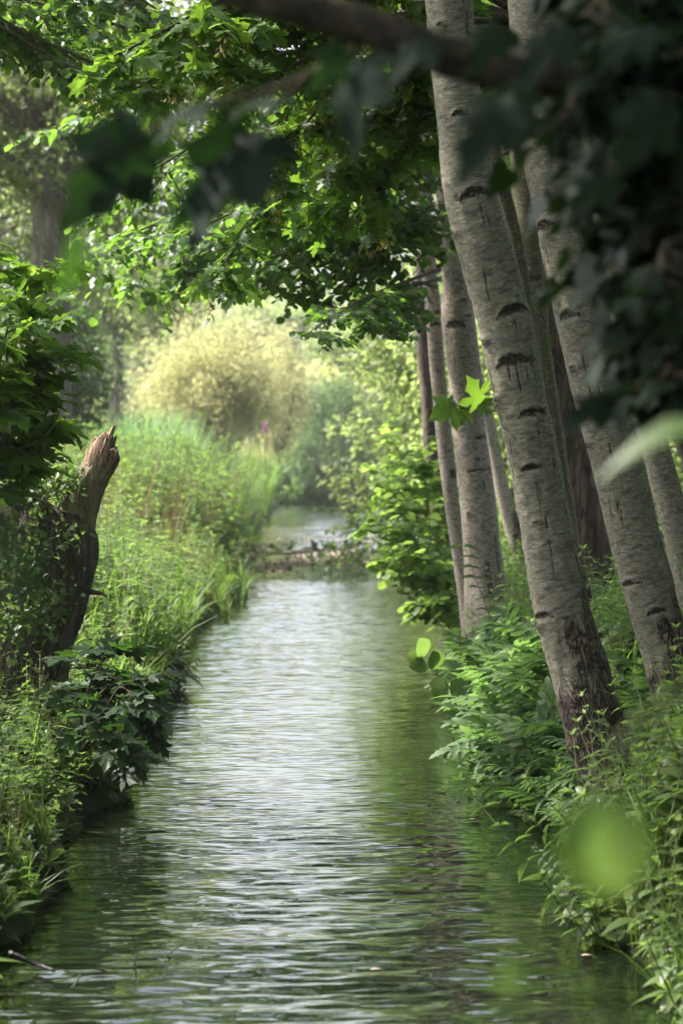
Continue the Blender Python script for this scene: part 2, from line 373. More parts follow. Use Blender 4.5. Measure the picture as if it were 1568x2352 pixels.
def grid_mesh(name, xs, ys, zf, mat):
    X, Y = np.meshgrid(xs, ys); Z = zf(X, Y); v = np.stack([X, Y, Z], -1).reshape(-1, 3)
    nx, ny = len(xs), len(ys); i = np.arange(ny - 1)[:, None] * nx; j = np.arange(nx - 1)[None]
    q = np.stack([i + j, i + j + 1, i + nx + j + 1, i + nx + j], -1).reshape(-1)
    a = Acc(); a.add(v, q, np.full((nx - 1) * (ny - 1), 4), 0, .5); return a.build(name, mat)
xs = np.concatenate([-np.geomspace(500, 6, 26), np.linspace(-5.8, 5.8, 150), np.geomspace(6, 500, 26)])
ys = np.concatenate([np.linspace(-30, 3, 18), np.linspace(3.2, 60, 260), np.geomspace(60.5, 560, 80)])
tag(grid_mesh('ground', xs, ys, ground, M['soil']), 'dark soil of the river banks under the plants', 'ground', kind='structure')
wx = np.concatenate([[-60, -30, -12, -6, -3.5], np.linspace(-2.4, 2.0, 120), [3, 5, 8, 12]]); wy = np.concatenate([[-5, 0, 4, 7], np.arange(8.6, 44, .022), np.arange(44, 60, .06), np.arange(60, 130, .16), np.geomspace(131, 200, 20)])
def waves(x, y):
    def o(f, asp, ang, off):
        c, s_ = math.cos(ang), math.sin(ang); u = (x * c + y * s_) * f * asp; v = (-x * s_ + y * c) * f
        w_ = vnoise(np.stack([u + off, v + off, x * 0 + off], -1)) + vnoise(np.stack([u * 1.17 - v * .21 + 9 + off, v * 1.13 + 3.3, x * 0 + off + .5], -1))
        return w_ - 1
    k_ = np.clip((60 - y) / 8, 0, 1)
    h = .0070 * (1 + 3.5 * (1 - k_)) * o(2.3, .5, .10, 3.1) + k_ * .0050 * o(5.9, .5, -.07, 8.2) + k_ * .0046 * o(12.5, .44, .05, 14.7) + k_ * .0022 * o(19., .5, -.03, 21.3)
    calm = .45 + .9 * np.clip((fbm(np.stack([x * .5, y * .22, x * 0 + 2], -1), 2) - .3) / .4, 0, 1)
    m = np.clip((y - 8.6) / .5, 0, 1) * np.where(y < 48, np.clip((49 - y) / 4, .12, 1), np.clip((y - 49) / 6, .12, 1) * np.clip((129 - y) / 4, 0, 1)) * np.clip(np.where(y > 55, 9, 2.6) + x, 0, 1) * np.clip(np.where(y > 55, 9, 2.2) - x, 0, 1)
    edge = .35 + .65 * np.clip((xr(y) - x) / .9, 0, 1) * np.clip((x - xl(y)) / .5, 0, 1)
    return h * calm * m * edge * WAVE
tag(grid_mesh('water', wx, wy, waves, M['water']), 'rippled green river reflecting a white sky', 'river', kind='structure')

# ------------------------------------------------------------------ trunks
def trunk(name, ctrl, Y, mat, label, cat='tree', scars=(), foot=0., top=12., topx=None, seg=72, step=.03, group=None, rough_h=1.0, bumpy=.006, knots=(), Yt=None):
    """ctrl: (dx, dy, width) in view units, top to bottom. Returns root, path pts (bottom to top), radii"""
    P = []
    for i, (dx, dy, w) in enumerate(ctrl):
        yy = Y if Yt is None else Y + (Yt - Y) * (1 - i / (len(ctrl) - 1))
        p = at(dx, dy, yy); P.append((*p, w * mpd(yy) / 2))
    P = P[::-1]
    P = np.array(P)
    gz = float(ground(P[0, 0], P[0, 1]))
    if P[0, 2] > gz - .1:
        d = P[0] - P[1]; k = (P[0, 2] - (gz - .15)) / max(1e-3, -d[2]) if d[2] < 0 else 0
        P = np.vstack([[P[0, 0] + d[0] * k, P[0, 1], gz - .15, P[0, 3] * 1.12], P])
    # grow on above the frame
    d = (P[-1] - P[-2]); d = d / np.linalg.norm(d[:3]); q = P[-1].copy(); r_end = .035
    dirn = d[:3].copy(); n_up = 6; L = max(1., top - P[-1, 2]) / n_up
    for k in range(n_up):
        dirn = dirn * .8 + np.array([0, 0, .2]); dirn /= np.linalg.norm(dirn)
        q = np.array([*(q[:3] + dirn * L), P[-1, 3] * (1 - (k + 1) / n_up) + r_end]); P = np.vstack([P, q])
    path = spline(P, 12)
    seglen = np.linalg.norm(np.diff(path[:, :3], axis=0), axis=1); s_ = np.concatenate([[0], np.cumsum(seglen)])
    zvis = 6.0
    s_vis = np.interp(zvis, path[:, 2], s_) if path[-1, 2] > zvis else s_[-1]
    sv = np.concatenate([np.arange(0, s_vis, step), np.arange(s_vis, s_[-1], .15), [s_[-1]]])
    C = np.stack([np.interp(sv, s_, path[:, k]) for k in range(4)], -1)
    k = len(sv); tg = np.gradient(C[:, :3], axis=0); tg /= np.linalg.norm(tg, axis=1, keepdims=True)
    side = np.cross(tg, np.array([0, 1., 0])); side /= np.linalg.norm(side, axis=1, keepdims=True)   # points +x-ish
    frw = np.cross(tg, side)                                                                         # towards -Y or +Y
    sg = np.where(frw[:, 1] > 0, -1, 1)[:, None]; frw = frw * sg
    sd = np.where(side[:, 0] < 0, -1, 1)[:, None]; side = side * sd
    th = np.linspace(0, 2 * math.pi, seg, endpoint=False)              # 0 = towards camera
    rad = C[:, 3][:, None] * np.ones(seg)
    ct, st = np.cos(th)[None], np.sin(th)[None]
    bco = np.stack([rad * st, -rad * ct, np.broadcast_to(sv[:, None], rad.shape)], -1)
    h_above = C[:, 2][:, None] - gz
    flare = foot * np.exp(-np.clip(h_above, 0, 9) / .28) * (1 + .35 * np.sin(3 * th + 1)[None])
    dsp = bumpy * 2 * (fbm(bco * np.array([5, 5, 2.2]), 3) - .5) * 2 + .35 * bumpy * (vnoise(bco * np.array([22, 22, 30])) - .5) * 2
    rough = np.clip(1 - h_above / (rough_h * (1 + .35 * np.sin(th)[None])), 0, 1) ** .6
    fur = vnoise(bco * np.array([24, 24, 7])) - .5
    dsp = dsp + rough * .022 * fur
    mark = np.zeros_like(rad)
    for (mx, my, mw, mh, kind) in scars:
        pz = at(mx, my, Y); i0 = np.argmin(np.abs(C[:, 2] - pz[2])); v0 = sv[i0]
        off = (pz[0] - C[i0, 0]) / max(C[i0, 3], .01); t0 = math.asin(max(-.97, min(.97, off)))
        du = (np.angle(np.exp(1j * (th - t0)))[None]) * rad; dv = sv[:, None] - v0; du, dv = np.broadcast_arrays(du, dv)
        a = mw * mpd(Y) / 2; b = mh * mpd(Y) / 2
        a, b = (a * 1.15, b * 1.15) if kind == 'eye' else (a, b)
        e = (du / a) ** 2 + (dv / b) ** 2
        if kind == 'eye':
            ark = dv - b * .9 + 1.6 * b * (du / a) ** 2
            arc_ = np.exp(-(ark / (b * .35)) ** 2) * (np.abs(du) < a * 1.05)
            core = np.exp(-e * 1.2)
            mark = np.maximum(mark, np.clip(arc_ * 1.0 + core * .85, 0, 1)); dsp = dsp + .010 * np.exp(-((ark - .01) / (b * .8)) ** 2) * (np.abs(du) < a) - .010 * core
        elif kind == 'crack':
            cx = du - .15 * a * np.sin(dv * 40)
            c_ = np.exp(-(cx / a) ** 2) * (np.abs(dv) < b); mark = np.maximum(mark, c_); dsp = dsp - .006 * c_
        elif kind == 'knot':
            core = np.exp(-e * 1.0); mark = np.maximum(mark, core); dsp = dsp + .022 * np.exp(-e * .5) - .014 * np.exp(-e * 3)
        elif kind == 'burl':
            dsp = dsp + a * .45 * np.exp(-e); rough = np.maximum(rough, np.exp(-e) * .9)
    rr = rad + flare + dsp * np.clip(rad / .1, .2, 1)
    V = C[:, None, :3] + rr[..., None] * (ct[..., None] * frw[:, None] + st[..., None] * side[:, None])
    i = np.arange(k - 1)[:, None] * seg; j = np.arange(seg)[None]; j2 = (j + 1) % seg
    Q = np.stack([i + j, i + j2, i + seg + j2, i + seg + j], -1).reshape(-1)
    a = Acc(); a.add(V.reshape(-1, 3), np.concatenate([Q, (k - 1) * seg + np.arange(seg)]), np.concatenate([np.full((k - 1) * seg, 4), [seg]]), 0, .5)
    root = thing(name, label, cat, (float(C[0, 0]), float(C[0, 1]), gz), group)
    o = a.build('trunk', mat); part_of(root, o); me = o.data
    me.attributes.new('bco', 'FLOAT_VECTOR', 'POINT').data.foreach_set('vector', bco.astype(np.float32).ravel())
    me.attributes.new('mark', 'FLOAT', 'POINT').data.foreach_set('value', mark.astype(np.float32).ravel())
    me.attributes.new('rough', 'FLOAT', 'POINT').data.foreach_set('value', np.broadcast_to(rough, rad.shape).astype(np.float32).ravel())
    return root, C

# ------------------------------------------------------------------ crowns
def unit(n):
    v = rng.normal(size=(n, 3)); return v / np.linalg.norm(v, axis=1, keepdims=True)

def clumps(acc, T, centres, crad, nleaf, size, mat=0, up=.6, flat=.75, tint=(.2, .8), tipdroop=.3):
    """leaf clumps: nleaf leaves round each centre"""
    centres = np.asarray(centres, float).reshape(-1, 3); n = len(centres)
    if n == 0: return
    crad = np.broadcast_to(np.asarray(crad, float), (n,))
    d = unit(n * nleaf); r_ = rng.random(n * nleaf) ** .45
    p = np.repeat(centres, nleaf, 0) + d * np.array([1, 1, flat]) * (np.repeat(crad, nleaf) * r_)[:, None]
    ax = d * np.array([1, 1, .5]) + unit(n * nleaf) * .8 - np.array([0, 0, tipdroop]); nm = unit(n * nleaf) * .8 + np.array([0, 0, up])
    ct = rng.uniform(tint[0], tint[1], n); ti = np.repeat(ct, nleaf) + rng.normal(0, .15, n * nleaf)
    acc.tmpl(T, p, rot_from(ax, nm), size * rng.uniform(.65, 1.25, n * nleaf), np.clip(ti, 0, 1), mat)

def blob_pts(c, r, n, noise=.35, hollow=.35):
    d = unit(n); f = 1 + noise * (fbm(d * 2.2 + rng.random(3) * 20, 2) - .5) * 2
    rr = (hollow + (1 - hollow) * rng.random(n) ** .6) * f
    return np.asarray(c) + d * np.asarray(r) * rr[:, None]

def limbs_to(acc, start, ends, r0=.05, mat=0, n=5):
    for e in ends:
        s0 = np.asarray(start, float); e = np.asarray(e, float); mid = (s0 + e) / 2 + rng.normal(0, .08, 3) * np.linalg.norm(e - s0) + np.array([0, 0, .08]) * np.linalg.norm(e - s0)
        P = spline(np.array([s0, mid, e]), 4); tube(acc, P, np.linspace(r0, r0 * .2, len(P)), n, mat)

class Spray:
    """a leafy limb: wood tubes and leaf sites"""
    def __init__(s): s.w = Acc(); s.p = []; s.a = []; s.n = []; s.s = []; s.k = []
    def twig(s, p0, d, L, r, nleaf, size, droop, kp=0.):
        pts = [p0]; d = d / np.linalg.norm(d); k = 4
        for i in range(k):
            d = d + rng.normal(0, .13, 3) + np.array([0, 0, -droop / k]); d /= np.linalg.norm(d); pts.append(pts[-1] + d * L / k)
        P = np.array(pts); tube(s.w, P, np.linspace(r, r * .4, k + 1), 4)
        for j in range(nleaf):
            t = (j + .7) / nleaf * k; i = min(int(t), k - 1); q = P[i] + (P[i + 1] - P[i]) * (t - i)
            dd = P[i + 1] - P[i]; dd /= np.linalg.norm(dd) + 1e-9
            sd = np.cross(dd, [0, 0, 1]); sd /= np.linalg.norm(sd) + 1e-9
            s.p.append(q); s.a.append(dd * .6 + sd * (1 if j % 2 else -1) * rng.uniform(.5, 1.1) + np.array([0, 0, -.25]) + rng.normal(0, .2, 3))
            s.n.append(np.array([0, 0, 1.]) + rng.normal(0, .38, 3)); s.s.append(size * rng.uniform(.6, 1.2))
        if rng.random() < kp: s.k.append(P[-1])
        return P
    def limb(s, P, r0, r1, nsub, Lsub, ntw=6, Ltw=.3, nleaf=7, size=.07, droop=.5, start=.15, kp=0., updown=.25):
        P = spline(np.asarray(P, float), 6); tube(s.w, P, np.linspace(r0, r1, len(P)), 7)
        for i in range(nsub):
            t = start + (1 - start) * (i + rng.random()) / nsub; q = t * (len(P) - 1); k = min(int(q), len(P) - 2); b = P[k] + (P[k + 1] - P[k]) * (q - k)
            tg = P[k + 1] - P[k]; tg /= np.linalg.norm(tg)
            sd = np.cross(tg, [0, 0, 1]); sd /= np.linalg.norm(sd) + 1e-9
            d = tg * .8 + sd * rng.choice([-1, 1]) * rng.uniform(.4, 1.) + np.array([0, 0, rng.uniform(-updown - .15, updown)])
            L = Lsub * rng.uniform(.6, 1.2) * (1 - .4 * t); d /= np.linalg.norm(d)
            pts = [b]; dd = d.copy(); kk = 5
            for _ in range(kk):
                dd = dd + rng.normal(0, .12, 3) + np.array([0, 0, -droop * .5 / kk]); dd /= np.linalg.norm(dd); pts.append(pts[-1] + dd * L / kk)
            pts = np.array(pts); rr = r1 + (r0 - r1) * (1 - t); tube(s.w, pts, np.linspace(max(.004, rr * .45), .0025, kk + 1), 5)
            for w in range(ntw):
                u = (w + .6) / ntw * kk; k2 = min(int(u), kk - 1); o = pts[k2] + (pts[k2 + 1] - pts[k2]) * (u - k2)
                t2 = pts[k2 + 1] - pts[k2]; t2 /= np.linalg.norm(t2); s2 = np.cross(t2, [0, 0, 1]); s2 /= np.linalg.norm(s2) + 1e-9
                s.twig(o, t2 * .8 + s2 * (1 if w % 2 else -1) * rng.uniform(.4, 1) + rng.normal(0, .15, 3), Ltw * rng.uniform(.6, 1.2), .003, nleaf, size, droop, kp)
    def build(s, root, T, leafmat_, woodmat, tint=(.1, .9), keys=None, name='leafy_branch', lname='leaves'):
        o = s.w.build(name, woodmat); part_of(root, o)
        a = Acc(); n = len(s.p)
        a.tmpl(T, np.array(s.p), rot_from(np.array(s.a), np.array(s.n)), np.array(s.s), rng.uniform(tint[0], tint[1], n))
        lf = a.build(lname, leafmat_); lf.parent = o
        if s.k and keys:
            b = Acc()
            for q in s.k:
                m = 14; L = rng.uniform(.08, .16); h = rng.random(m)
                pos = q + np.stack([rng.normal(0, .022, m), rng.normal(0, .022, m), -h * L - .02], -1)
                tube(b, np.array([q, q - np.array([.005, 0, L * .6]), q - np.array([0, .004, L])]), .0022, 4, 1)
                ax = unit(m) * np.array([1, 1, .4]) + np.array([0, 0, -.8])
                b.tmpl(KEY, pos, rot_from(ax, unit(m)), rng.uniform(.035, .05, m), rng.uniform(0, 1) * .6 + rng.random(m) * .4)
            k_ = b.build('seed_clusters', [M['key'], M['twig']]); k_.parent = o
        return o

def tree_crown(root, C, T, mat, lsize, blobs, wood, name='crown', lr=.05):
    """blobs: (centre, radii, nclump, clump radius, leaves per clump). Limbs run from the trunk to the blobs"""
    a = Acc()
    for c, r_, nc, cr, nl in blobs:
        w = Acc()
        pts = blob_pts(c, r_, nc); clumps(a, T, pts, cr, nl, lsize)
        i = np.argmin(np.linalg.norm(C[:, :3] - (np.asarray(c) - np.array([0, 0, np.asarray(r_)[2] * .8])), axis=1)); i = min(i, len(C) - 3)
        limbs_to(w, C[i, :3], pts[rng.choice(nc, min(nc, 7), False)] , min(lr, C[i, 3] * .7)); part_of(root, w.build('limb', wood))
    o = a.build(name, mat); part_of(root, o)

# ================================================================== TREES ON THE RIGHT BANK
TR = {}
A_scars = [(1085, 455, 60, 22, 'eye'), (1178, 722, 75, 22, 'eye'), (1172, 830, 72, 24, 'eye'), (1218, 955, 55, 14, 'eye'), (1215, 1075, 46, 10, 'eye'), (1228, 1195, 20, 8, 'knot'),
           (1112, 772, 20, 14, 'knot'), (1140, 908, 22, 16, 'knot'), (1042, 522, 18, 14, 'knot'), (1052, 270, 30, 10, 'eye'), (1010, 60, 20, 12, 'knot'), (1240, 1405, 50, 12, 'eye'), (1215, 1420, 26, 16, 'knot'),
           (1070, 60, 4, 60, 'crack'), (1105, 500, 3, 50, 'crack'), (1186, 870, 2.5, 60, 'crack'), (1235, 1010, 2.5, 60, 'crack'), (1262, 1275, 2.5, 70, 'crack'), (1348, 1530, 3, 70, 'crack'), (1330, 1560, 3, 60, 'crack'),
           (1285, 1690, 50, 40, 'burl'), (1270, 1075, 6, 30, 'crack'), (1180, 745, 2.5, 50, 'crack'), (1165, 855, 2.5, 40, 'crack'), (1250, 1200, 3, 30, 'crack')]
TR['A'] = trunk('alder_tree', [(1030, -30, 110), (1040, 120, 108), (1052, 250, 106), (1075, 420, 116), (1112, 570, 124), (1160, 740, 126), (1188, 880, 122), (1222, 1050, 120), (1250, 1200, 124), (1277, 1350, 130),
                               (1330, 1550, 134), (1378, 1700, 138), (1436, 1820, 150), (1490, 1900, 165)], 13.0, M['bark_alder'],
                'thick grey alder leaning left, its furrowed brown foot at the water edge', scars=A_scars, foot=.02, top=12.5, step=.012, seg=150, rough_h=1.3, bumpy=.008)
TR['B'] = trunk('alder_tree', [(1225, -30, 120), (1240, 200, 122), (1262, 380, 122), (1290, 500, 120), (1320, 650, 122), (1372, 880, 126), (1425, 1100, 122), (1468, 1280, 122), (1530, 1500, 112), (1590, 1700, 118), (1640, 1850, 130)], 14.6, M['bark_alder'],
                'grey alder leaning left with one eye scar, second trunk in from the right', scars=[(1300, 718, 46, 18, 'eye'), (1245, 515, 60, 20, 'eye'), (1312, 832, 20, 10, 'knot'), (1345, 1010, 16, 16, 'knot'), (1440, 1330, 50, 10, 'eye'), (1350, 850, 3, 60, 'crack'), (1400, 1050, 3, 60, 'crack'), (1475, 1545, 24, 10, 'knot'), (1500, 1400, 40, 9, 'eye'), (1420, 1180, 3, 60, 'crack')],
                foot=.03, top=13, step=.014, seg=120, rough_h=.9)
TR['C1'] = trunk('alder_tree', [(985, 90, 36), (1005, 300, 38), (1020, 430, 40), (1033, 560, 52), (1048, 650, 66), (1053, 740, 76), (1066, 850, 76), (1078, 1000, 78), (1093, 1120, 82), (1105, 1250, 86), (1118, 1380, 96), (1145, 1500, 110)], 24.8, M['bark_pink'],
                 'pale straight alder with a lit left edge, thicker of the pair by the river', scars=[(1062, 690, 16, 8, 'knot'), (1072, 728, 22, 7, 'knot'), (1040, 745, 44, 16, 'eye'), (1105, 1010, 30, 8, 'eye'), (1095, 1060, 16, 9, 'knot'), (1100, 1080, 60, 6, 'eye'), (1122, 1350, 12, 110, 'crack'), (1075, 1180, 12, 6, 'knot'), (1140, 1290, 5, 120, 'crack')],
                 foot=.08, top=13, step=.025, seg=72, rough_h=.35)
TR['C2'] = trunk('alder_tree', [(972, 500, 34), (985, 620, 36), (996, 730, 36), (1003, 830, 36), (1014, 950, 36), (1026, 1060, 36), (1040, 1180, 36), (1060, 1300, 38), (1080, 1420, 44)], 25.3, M['bark_pink'],
                 'slim pale alder close against the left of the thicker pale trunk', scars=[(1000, 745, 26, 9, 'eye'), (1003, 715, 20, 8, 'knot'), (1040, 1090, 20, 26, 'knot')], foot=.04, top=12, step=.03, seg=48, rough_h=.3)
TR['D'] = trunk('alder_tree', [(978, 380, 30), (975, 500, 32), (970, 640, 36), (973, 780, 38), (983, 900, 36), (991, 1020, 38), (1003, 1140, 40), (1015, 1240, 46)], 31, M['bark_dark'],
                'dark brown narrow alder trunk behind the pale pair, nearest the open water', foot=.05, top=13, step=.05, seg=36)
TR['E'] = trunk('alder_tree', [(1160, -20, 48), (1190, 250, 52), (1205, 450, 60), (1215, 600, 64), (1230, 760, 62), (1250, 900, 58), (1275, 1080, 62), (1300, 1250, 66)], 19.5, M['bark_moss'],
                'mossy brown alder trunk seen in the gap between the two big leaning trunks', scars=[(1225, 640, 30, 9, 'eye'), (1228, 690, 26, 7, 'eye')], foot=.06, top=13, step=.04, seg=48)
TR['E2'] = trunk('alder_tree', [(1085, -20, 36), (1105, 150, 38), (1140, 380, 36), (1185, 560, 34), (1215, 750, 36), (1250, 950, 36), (1285, 1150, 38), (1320, 1300, 42)], 17.5, M['bark_moss'],
                 'thin dark mossy trunk hugging the right side of the thickest leaning trunk', foot=.04, top=11, step=.05, seg=36)
TR['F'] = trunk('poplar_tree', [(1245, 380, 84), (1256, 560, 86), (1270, 740, 90), (1290, 900, 94), (1318, 1060, 100), (1335, 1200, 112)], 22.5, M['bark_furrow'],
                'dark upright trunk with deeply furrowed reddish bark behind the leaning alders', foot=.08, top=14, step=.03, seg=80, bumpy=.02)
TR['G'] = trunk('alder_tree', [(1085, 820, 28), (1105, 900, 30), (1125, 990, 32), (1145, 1090, 34), (1170, 1190, 38), (1200, 1280, 42)], 32, M['bark_pink'],
                'slender pinkish trunk leaning left, seen between the pale pair and the thickest trunk', foot=.04, top=11, step=.06, seg=32)
TR['H'] = trunk('alder_tree', [(1380, 300, 70), (1410, 600, 70), (1440, 760, 68), (1470, 900, 66), (1505, 1030, 66), (1545, 1180, 70), (1590, 1350, 76)], 17.0, M['bark_alder'],
                'grey leaning trunk rising beside the ivy at the far right edge', scars=[(1440, 840, 26, 14, 'knot'), (1490, 1000, 20, 8, 'knot')], foot=.06, top=13, step=.03, seg=48)
TR['I'] = trunk('alder_tree', [(1385, 640, 30), (1420, 780, 32), (1448, 900, 34), (1480, 1020, 34), (1520, 1150, 38)], 27, M['bark_pink'],
                'thin pale trunk far back between the two trunks at the right edge', foot=.04, top=12, step=.06, seg=32)

# crowns, above the frame (they shade the bank and fill the reflections)
for key, off, sz, nc in (('A', (.4, 0), (1.8, 2.0, 2.4), 90), ('B', (1.0, 0), (2.2, 2.2, 2.6), 110), ('C1', (.7, 0), (1.6, 2.2, 2.6), 90), ('C2', (.6, 1.), (1.4, 1.8, 2.2), 60), ('D', (.9, 0), (1.6, 2, 2.4), 70),
                         ('E', (1.2, 0), (2, 2, 2.6), 90), ('E2', (.8, 0), (1.6, 1.8, 2), 50), ('F', (1.6, 0), (2.6, 2.6, 3), 120), ('G', (1.2, 0), (1.8, 2, 2.4), 60), ('H', (1.2, 0), (2.2, 2, 2.6), 110), ('I', (1.2, 0), (1.8, 2, 2.4), 60)):
    root, C = TR[key]; t = C[-1, :3]
    tree_crown(root, C, LEAF_SMALL, M['alder'], .11, [((t[0] + off[0], t[1] + off[1], t[2] - 1.6), sz, nc, .5, 46), ((t[0] + off[0] + 1.2, t[1] + off[1], t[2] - 4.2), (sz[0] * .8, sz[1], sz[2] * .6), nc // 2, .45, 46)], M['twig'])

# ================================================================== HANGING CANOPY
def seg(a, b, sag=.0, k=3):
    a = np.asarray(a, float); b = np.asarray(b, float); t = np.linspace(0, 1, k + 1)[:, None]
    P = a + (b - a) * t; P[:, 2] += sag * 4 * (t * (1 - t))[:, 0]; return P + np.vstack([np.zeros(3), rng.normal(0, .05, (k - 1, 3)), np.zeros(3)])

# C1: alder limbs reaching left over the river, 19-24 m away
root, C = TR['C1']
sp = Spray()
for a, b in [((1000, 300, 24), (560, 330, 21)), ((1000, 420, 24), (420, 540, 20.5)), ((1005, 520, 24), (560, 600, 21)), ((1000, 200, 24), (300, 420, 21)), ((1010, 560, 24), (720, 560, 22.5)),
             ((1020, 600, 24), (800, 640, 22)), ((1000, 100, 24), (200, 250, 22)), ((1000, 360, 24), (760, 470, 21)), ((1000, 480, 25), (300, 620, 23)), ((990, 260, 24), (640, 200, 20)), ((1000, 440, 25), (240, 560, 22)), ((1000, 540, 25), (400, 640, 23)), ((1000, 560, 24.5), (620, 640, 22)), ((1000, 400, 24), (600, 440, 20)), ((1000, 320, 25), (420, 400, 22))]:
    sp.limb(seg(at(*a), at(*b), .25), .03, .006, 15, .75, 7, .32, 8, .085, .5)
for a, b in [((1010, 620, 23), (700, 770, 19.5)), ((1010, 640, 23), (780, 720, 20)), ((1000, 660, 23), (860, 760, 20.5))]:
    sp.limb(seg(at(*a), at(*b), .12), .018, .004, 10, .42, 5, .2, 7, .075, .3, start=.35)
sp.build(root, LEAF_ALDER, M['alder'], M['twig'])
# D: further, denser small leaves down the middle
root, C = TR['D']; sp = Spray()
for a, b in [((975, 480, 31), (620, 520, 28)), ((975, 560, 31), (480, 600, 28)), ((975, 420, 31), (300, 560, 29)), ((975, 300, 31), (420, 380, 28))]:
    sp.limb(seg(at(*a), at(*b), .3), .035, .008, 13, .8, 6, .35, 8, .10, .5)
sp.build(root, LEAF_ALDER, M['lime'], M['twig'])
# sycamore behind the leaning alders: its limbs sweep left with big bright leaves and keys, 14-17 m
syc = trunk('sycamore_tree', [(1700, -60, 110), (1720, 600, 120), (1740, 1500, 140)], 18.5, M['bark_dark'], 'sycamore with bright lobed leaves and hanging seed keys, its limbs arching over the river', foot=.1, top=11, step=.08, seg=32)
root, C = syc; sp = Spray()
j = C[np.argmin(np.abs(C[:, 2] - 5.8)), :3]
hub = at(1250, 60, 17)
tube(sp.w, spline(np.array([j, (j + hub) / 2 + np.array([0, 0, .3]), hub]), 6), np.linspace(.07, .045, 13), 8)
for a, b, kp in [((1250, 60, 17), (260, 130, 14.2), .25), ((1250, 60, 17), (420, 60, 14.5), .3), ((1250, 60, 17), (560, 230, 14.6), .35), ((1250, 60, 17), (620, 380, 15.5), .5), ((1250, 60, 17), (720, 480, 16), .5),
                 ((1250, 60, 17), (520, 600, 17), .4), ((1250, 60, 17), (880, 420, 16), .4), ((1250, 60, 17), (300, 210, 15.2), .25), ((1250, 60, 17), (600, 20, 15), .3)]:
    P = seg(at(*a), at(*b), .35); sp.limb(P, .03, .006, 11, .5, 5, .24, 6, .125, .5, start=.35, kp=kp * .45)
sp.build(root, LEAF_MAPLE, M['maple'], M['twig'], keys=True)
# alder rooted out of view on the left bank: small leaves against the sky
la = trunk('alder_tree', [(-420, -100, 90), (-430, 700, 100), (-440, 1500, 120)], 16.5, M['bark_alder'], 'alder on the left bank whose small leaves hang against the sky at top left', foot=.08, top=11, step=.1, seg=32)
root, C = la; sp = Spray()
for a, b in [((-420, -150, 16.5), (420, 60, 15.5)), ((-420, -100, 16.5), (300, 180, 16)), ((-420, 0, 16.5), (250, 90, 17)), ((-420, 50, 16.5), (120, 130, 16)), ((-420, -200, 16.5), (330, 20, 15)), ((-420, -50, 16.5), (480, 130, 18))]:
    sp.limb(seg(at(*a), at(*b), .15), .03, .005, 14, .6, 6, .26, 7, .068, .4, start=.3)
sp.build(root, LEAF_ALDER, M['alder'], M['twig'])
t = C[-1, :3]
tree_crown(root, C, LEAF_SMALL, M['alder'], .11, [((t[0] - 1.6, t[1] - 1, t[2] - 1.5), (3.8, 3.6, 2.2), 300, .5, 46)], M['twig'])  # out-of-view crown enlarged to shade both near banks

for (dx, Y, lab) in ((-1650, 11.5, 'unseen alder added on the left bank to shade the nearest banks'), (-560, 19, 'unseen alder added on the left bank to shade the leaning trunks'), (-420, 27, 'second unseen alder added to shade the trunks, behind the broken stump')):  # unseen alders put in to shade the trunks and near banks
    lt, Cl = trunk('alder_tree', [(dx + 30, -100, 70), (dx, 700, 80), (dx - 10, 1500, 95)], Y, M['bark_alder'], lab, foot=.08, top=12, step=.1, seg=24)
    t = Cl[-1, :3]; tree_crown(lt, Cl, LEAF_SMALL, M['alder'], .12, [((t[0] + .9, t[1], t[2] - 1.8), (2.6, 3.4, 1.9), 230, .5, 46)], M['twig'])
# single sycamore twig across the pale pair, and a thin alder twig
root, C = TR['A']
sp = Spray(); P0 = at(1150, 945, 13.3); 
P = np.array([P0, at(1110, 944, 13.1), at(1065, 940, 13.0), at(1035, 925, 12.9)]); tube(sp.w, P, [.004, .0035, .003, .002], 5)
for q, e, s_ in [((1100, 930, 13), (1080, 870, 12.9), .33), ((1050, 938, 13), (990, 960, 12.9), .40), ((1070, 940, 13), (1050, 978, 13), .22), ((1095, 943, 13), (1118, 925, 13), .2), ((1040, 925, 13), (1020, 930, 13), .36)]:
    a_ = at(*q); b_ = at(*e); sp.p.append(a_); sp.a.append(b_ - a_); sp.n.append(np.array([.1, -1, .5])); sp.s.append(max(.10, np.linalg.norm(b_ - a_)) * 1.0)
    tube(sp.w, np.array([at(1085, 943, 13), a_]), .002, 4)
o = sp.build(root, LEAF_MAPLE, M['maple'], M['twig'], name='sycamore_twig')

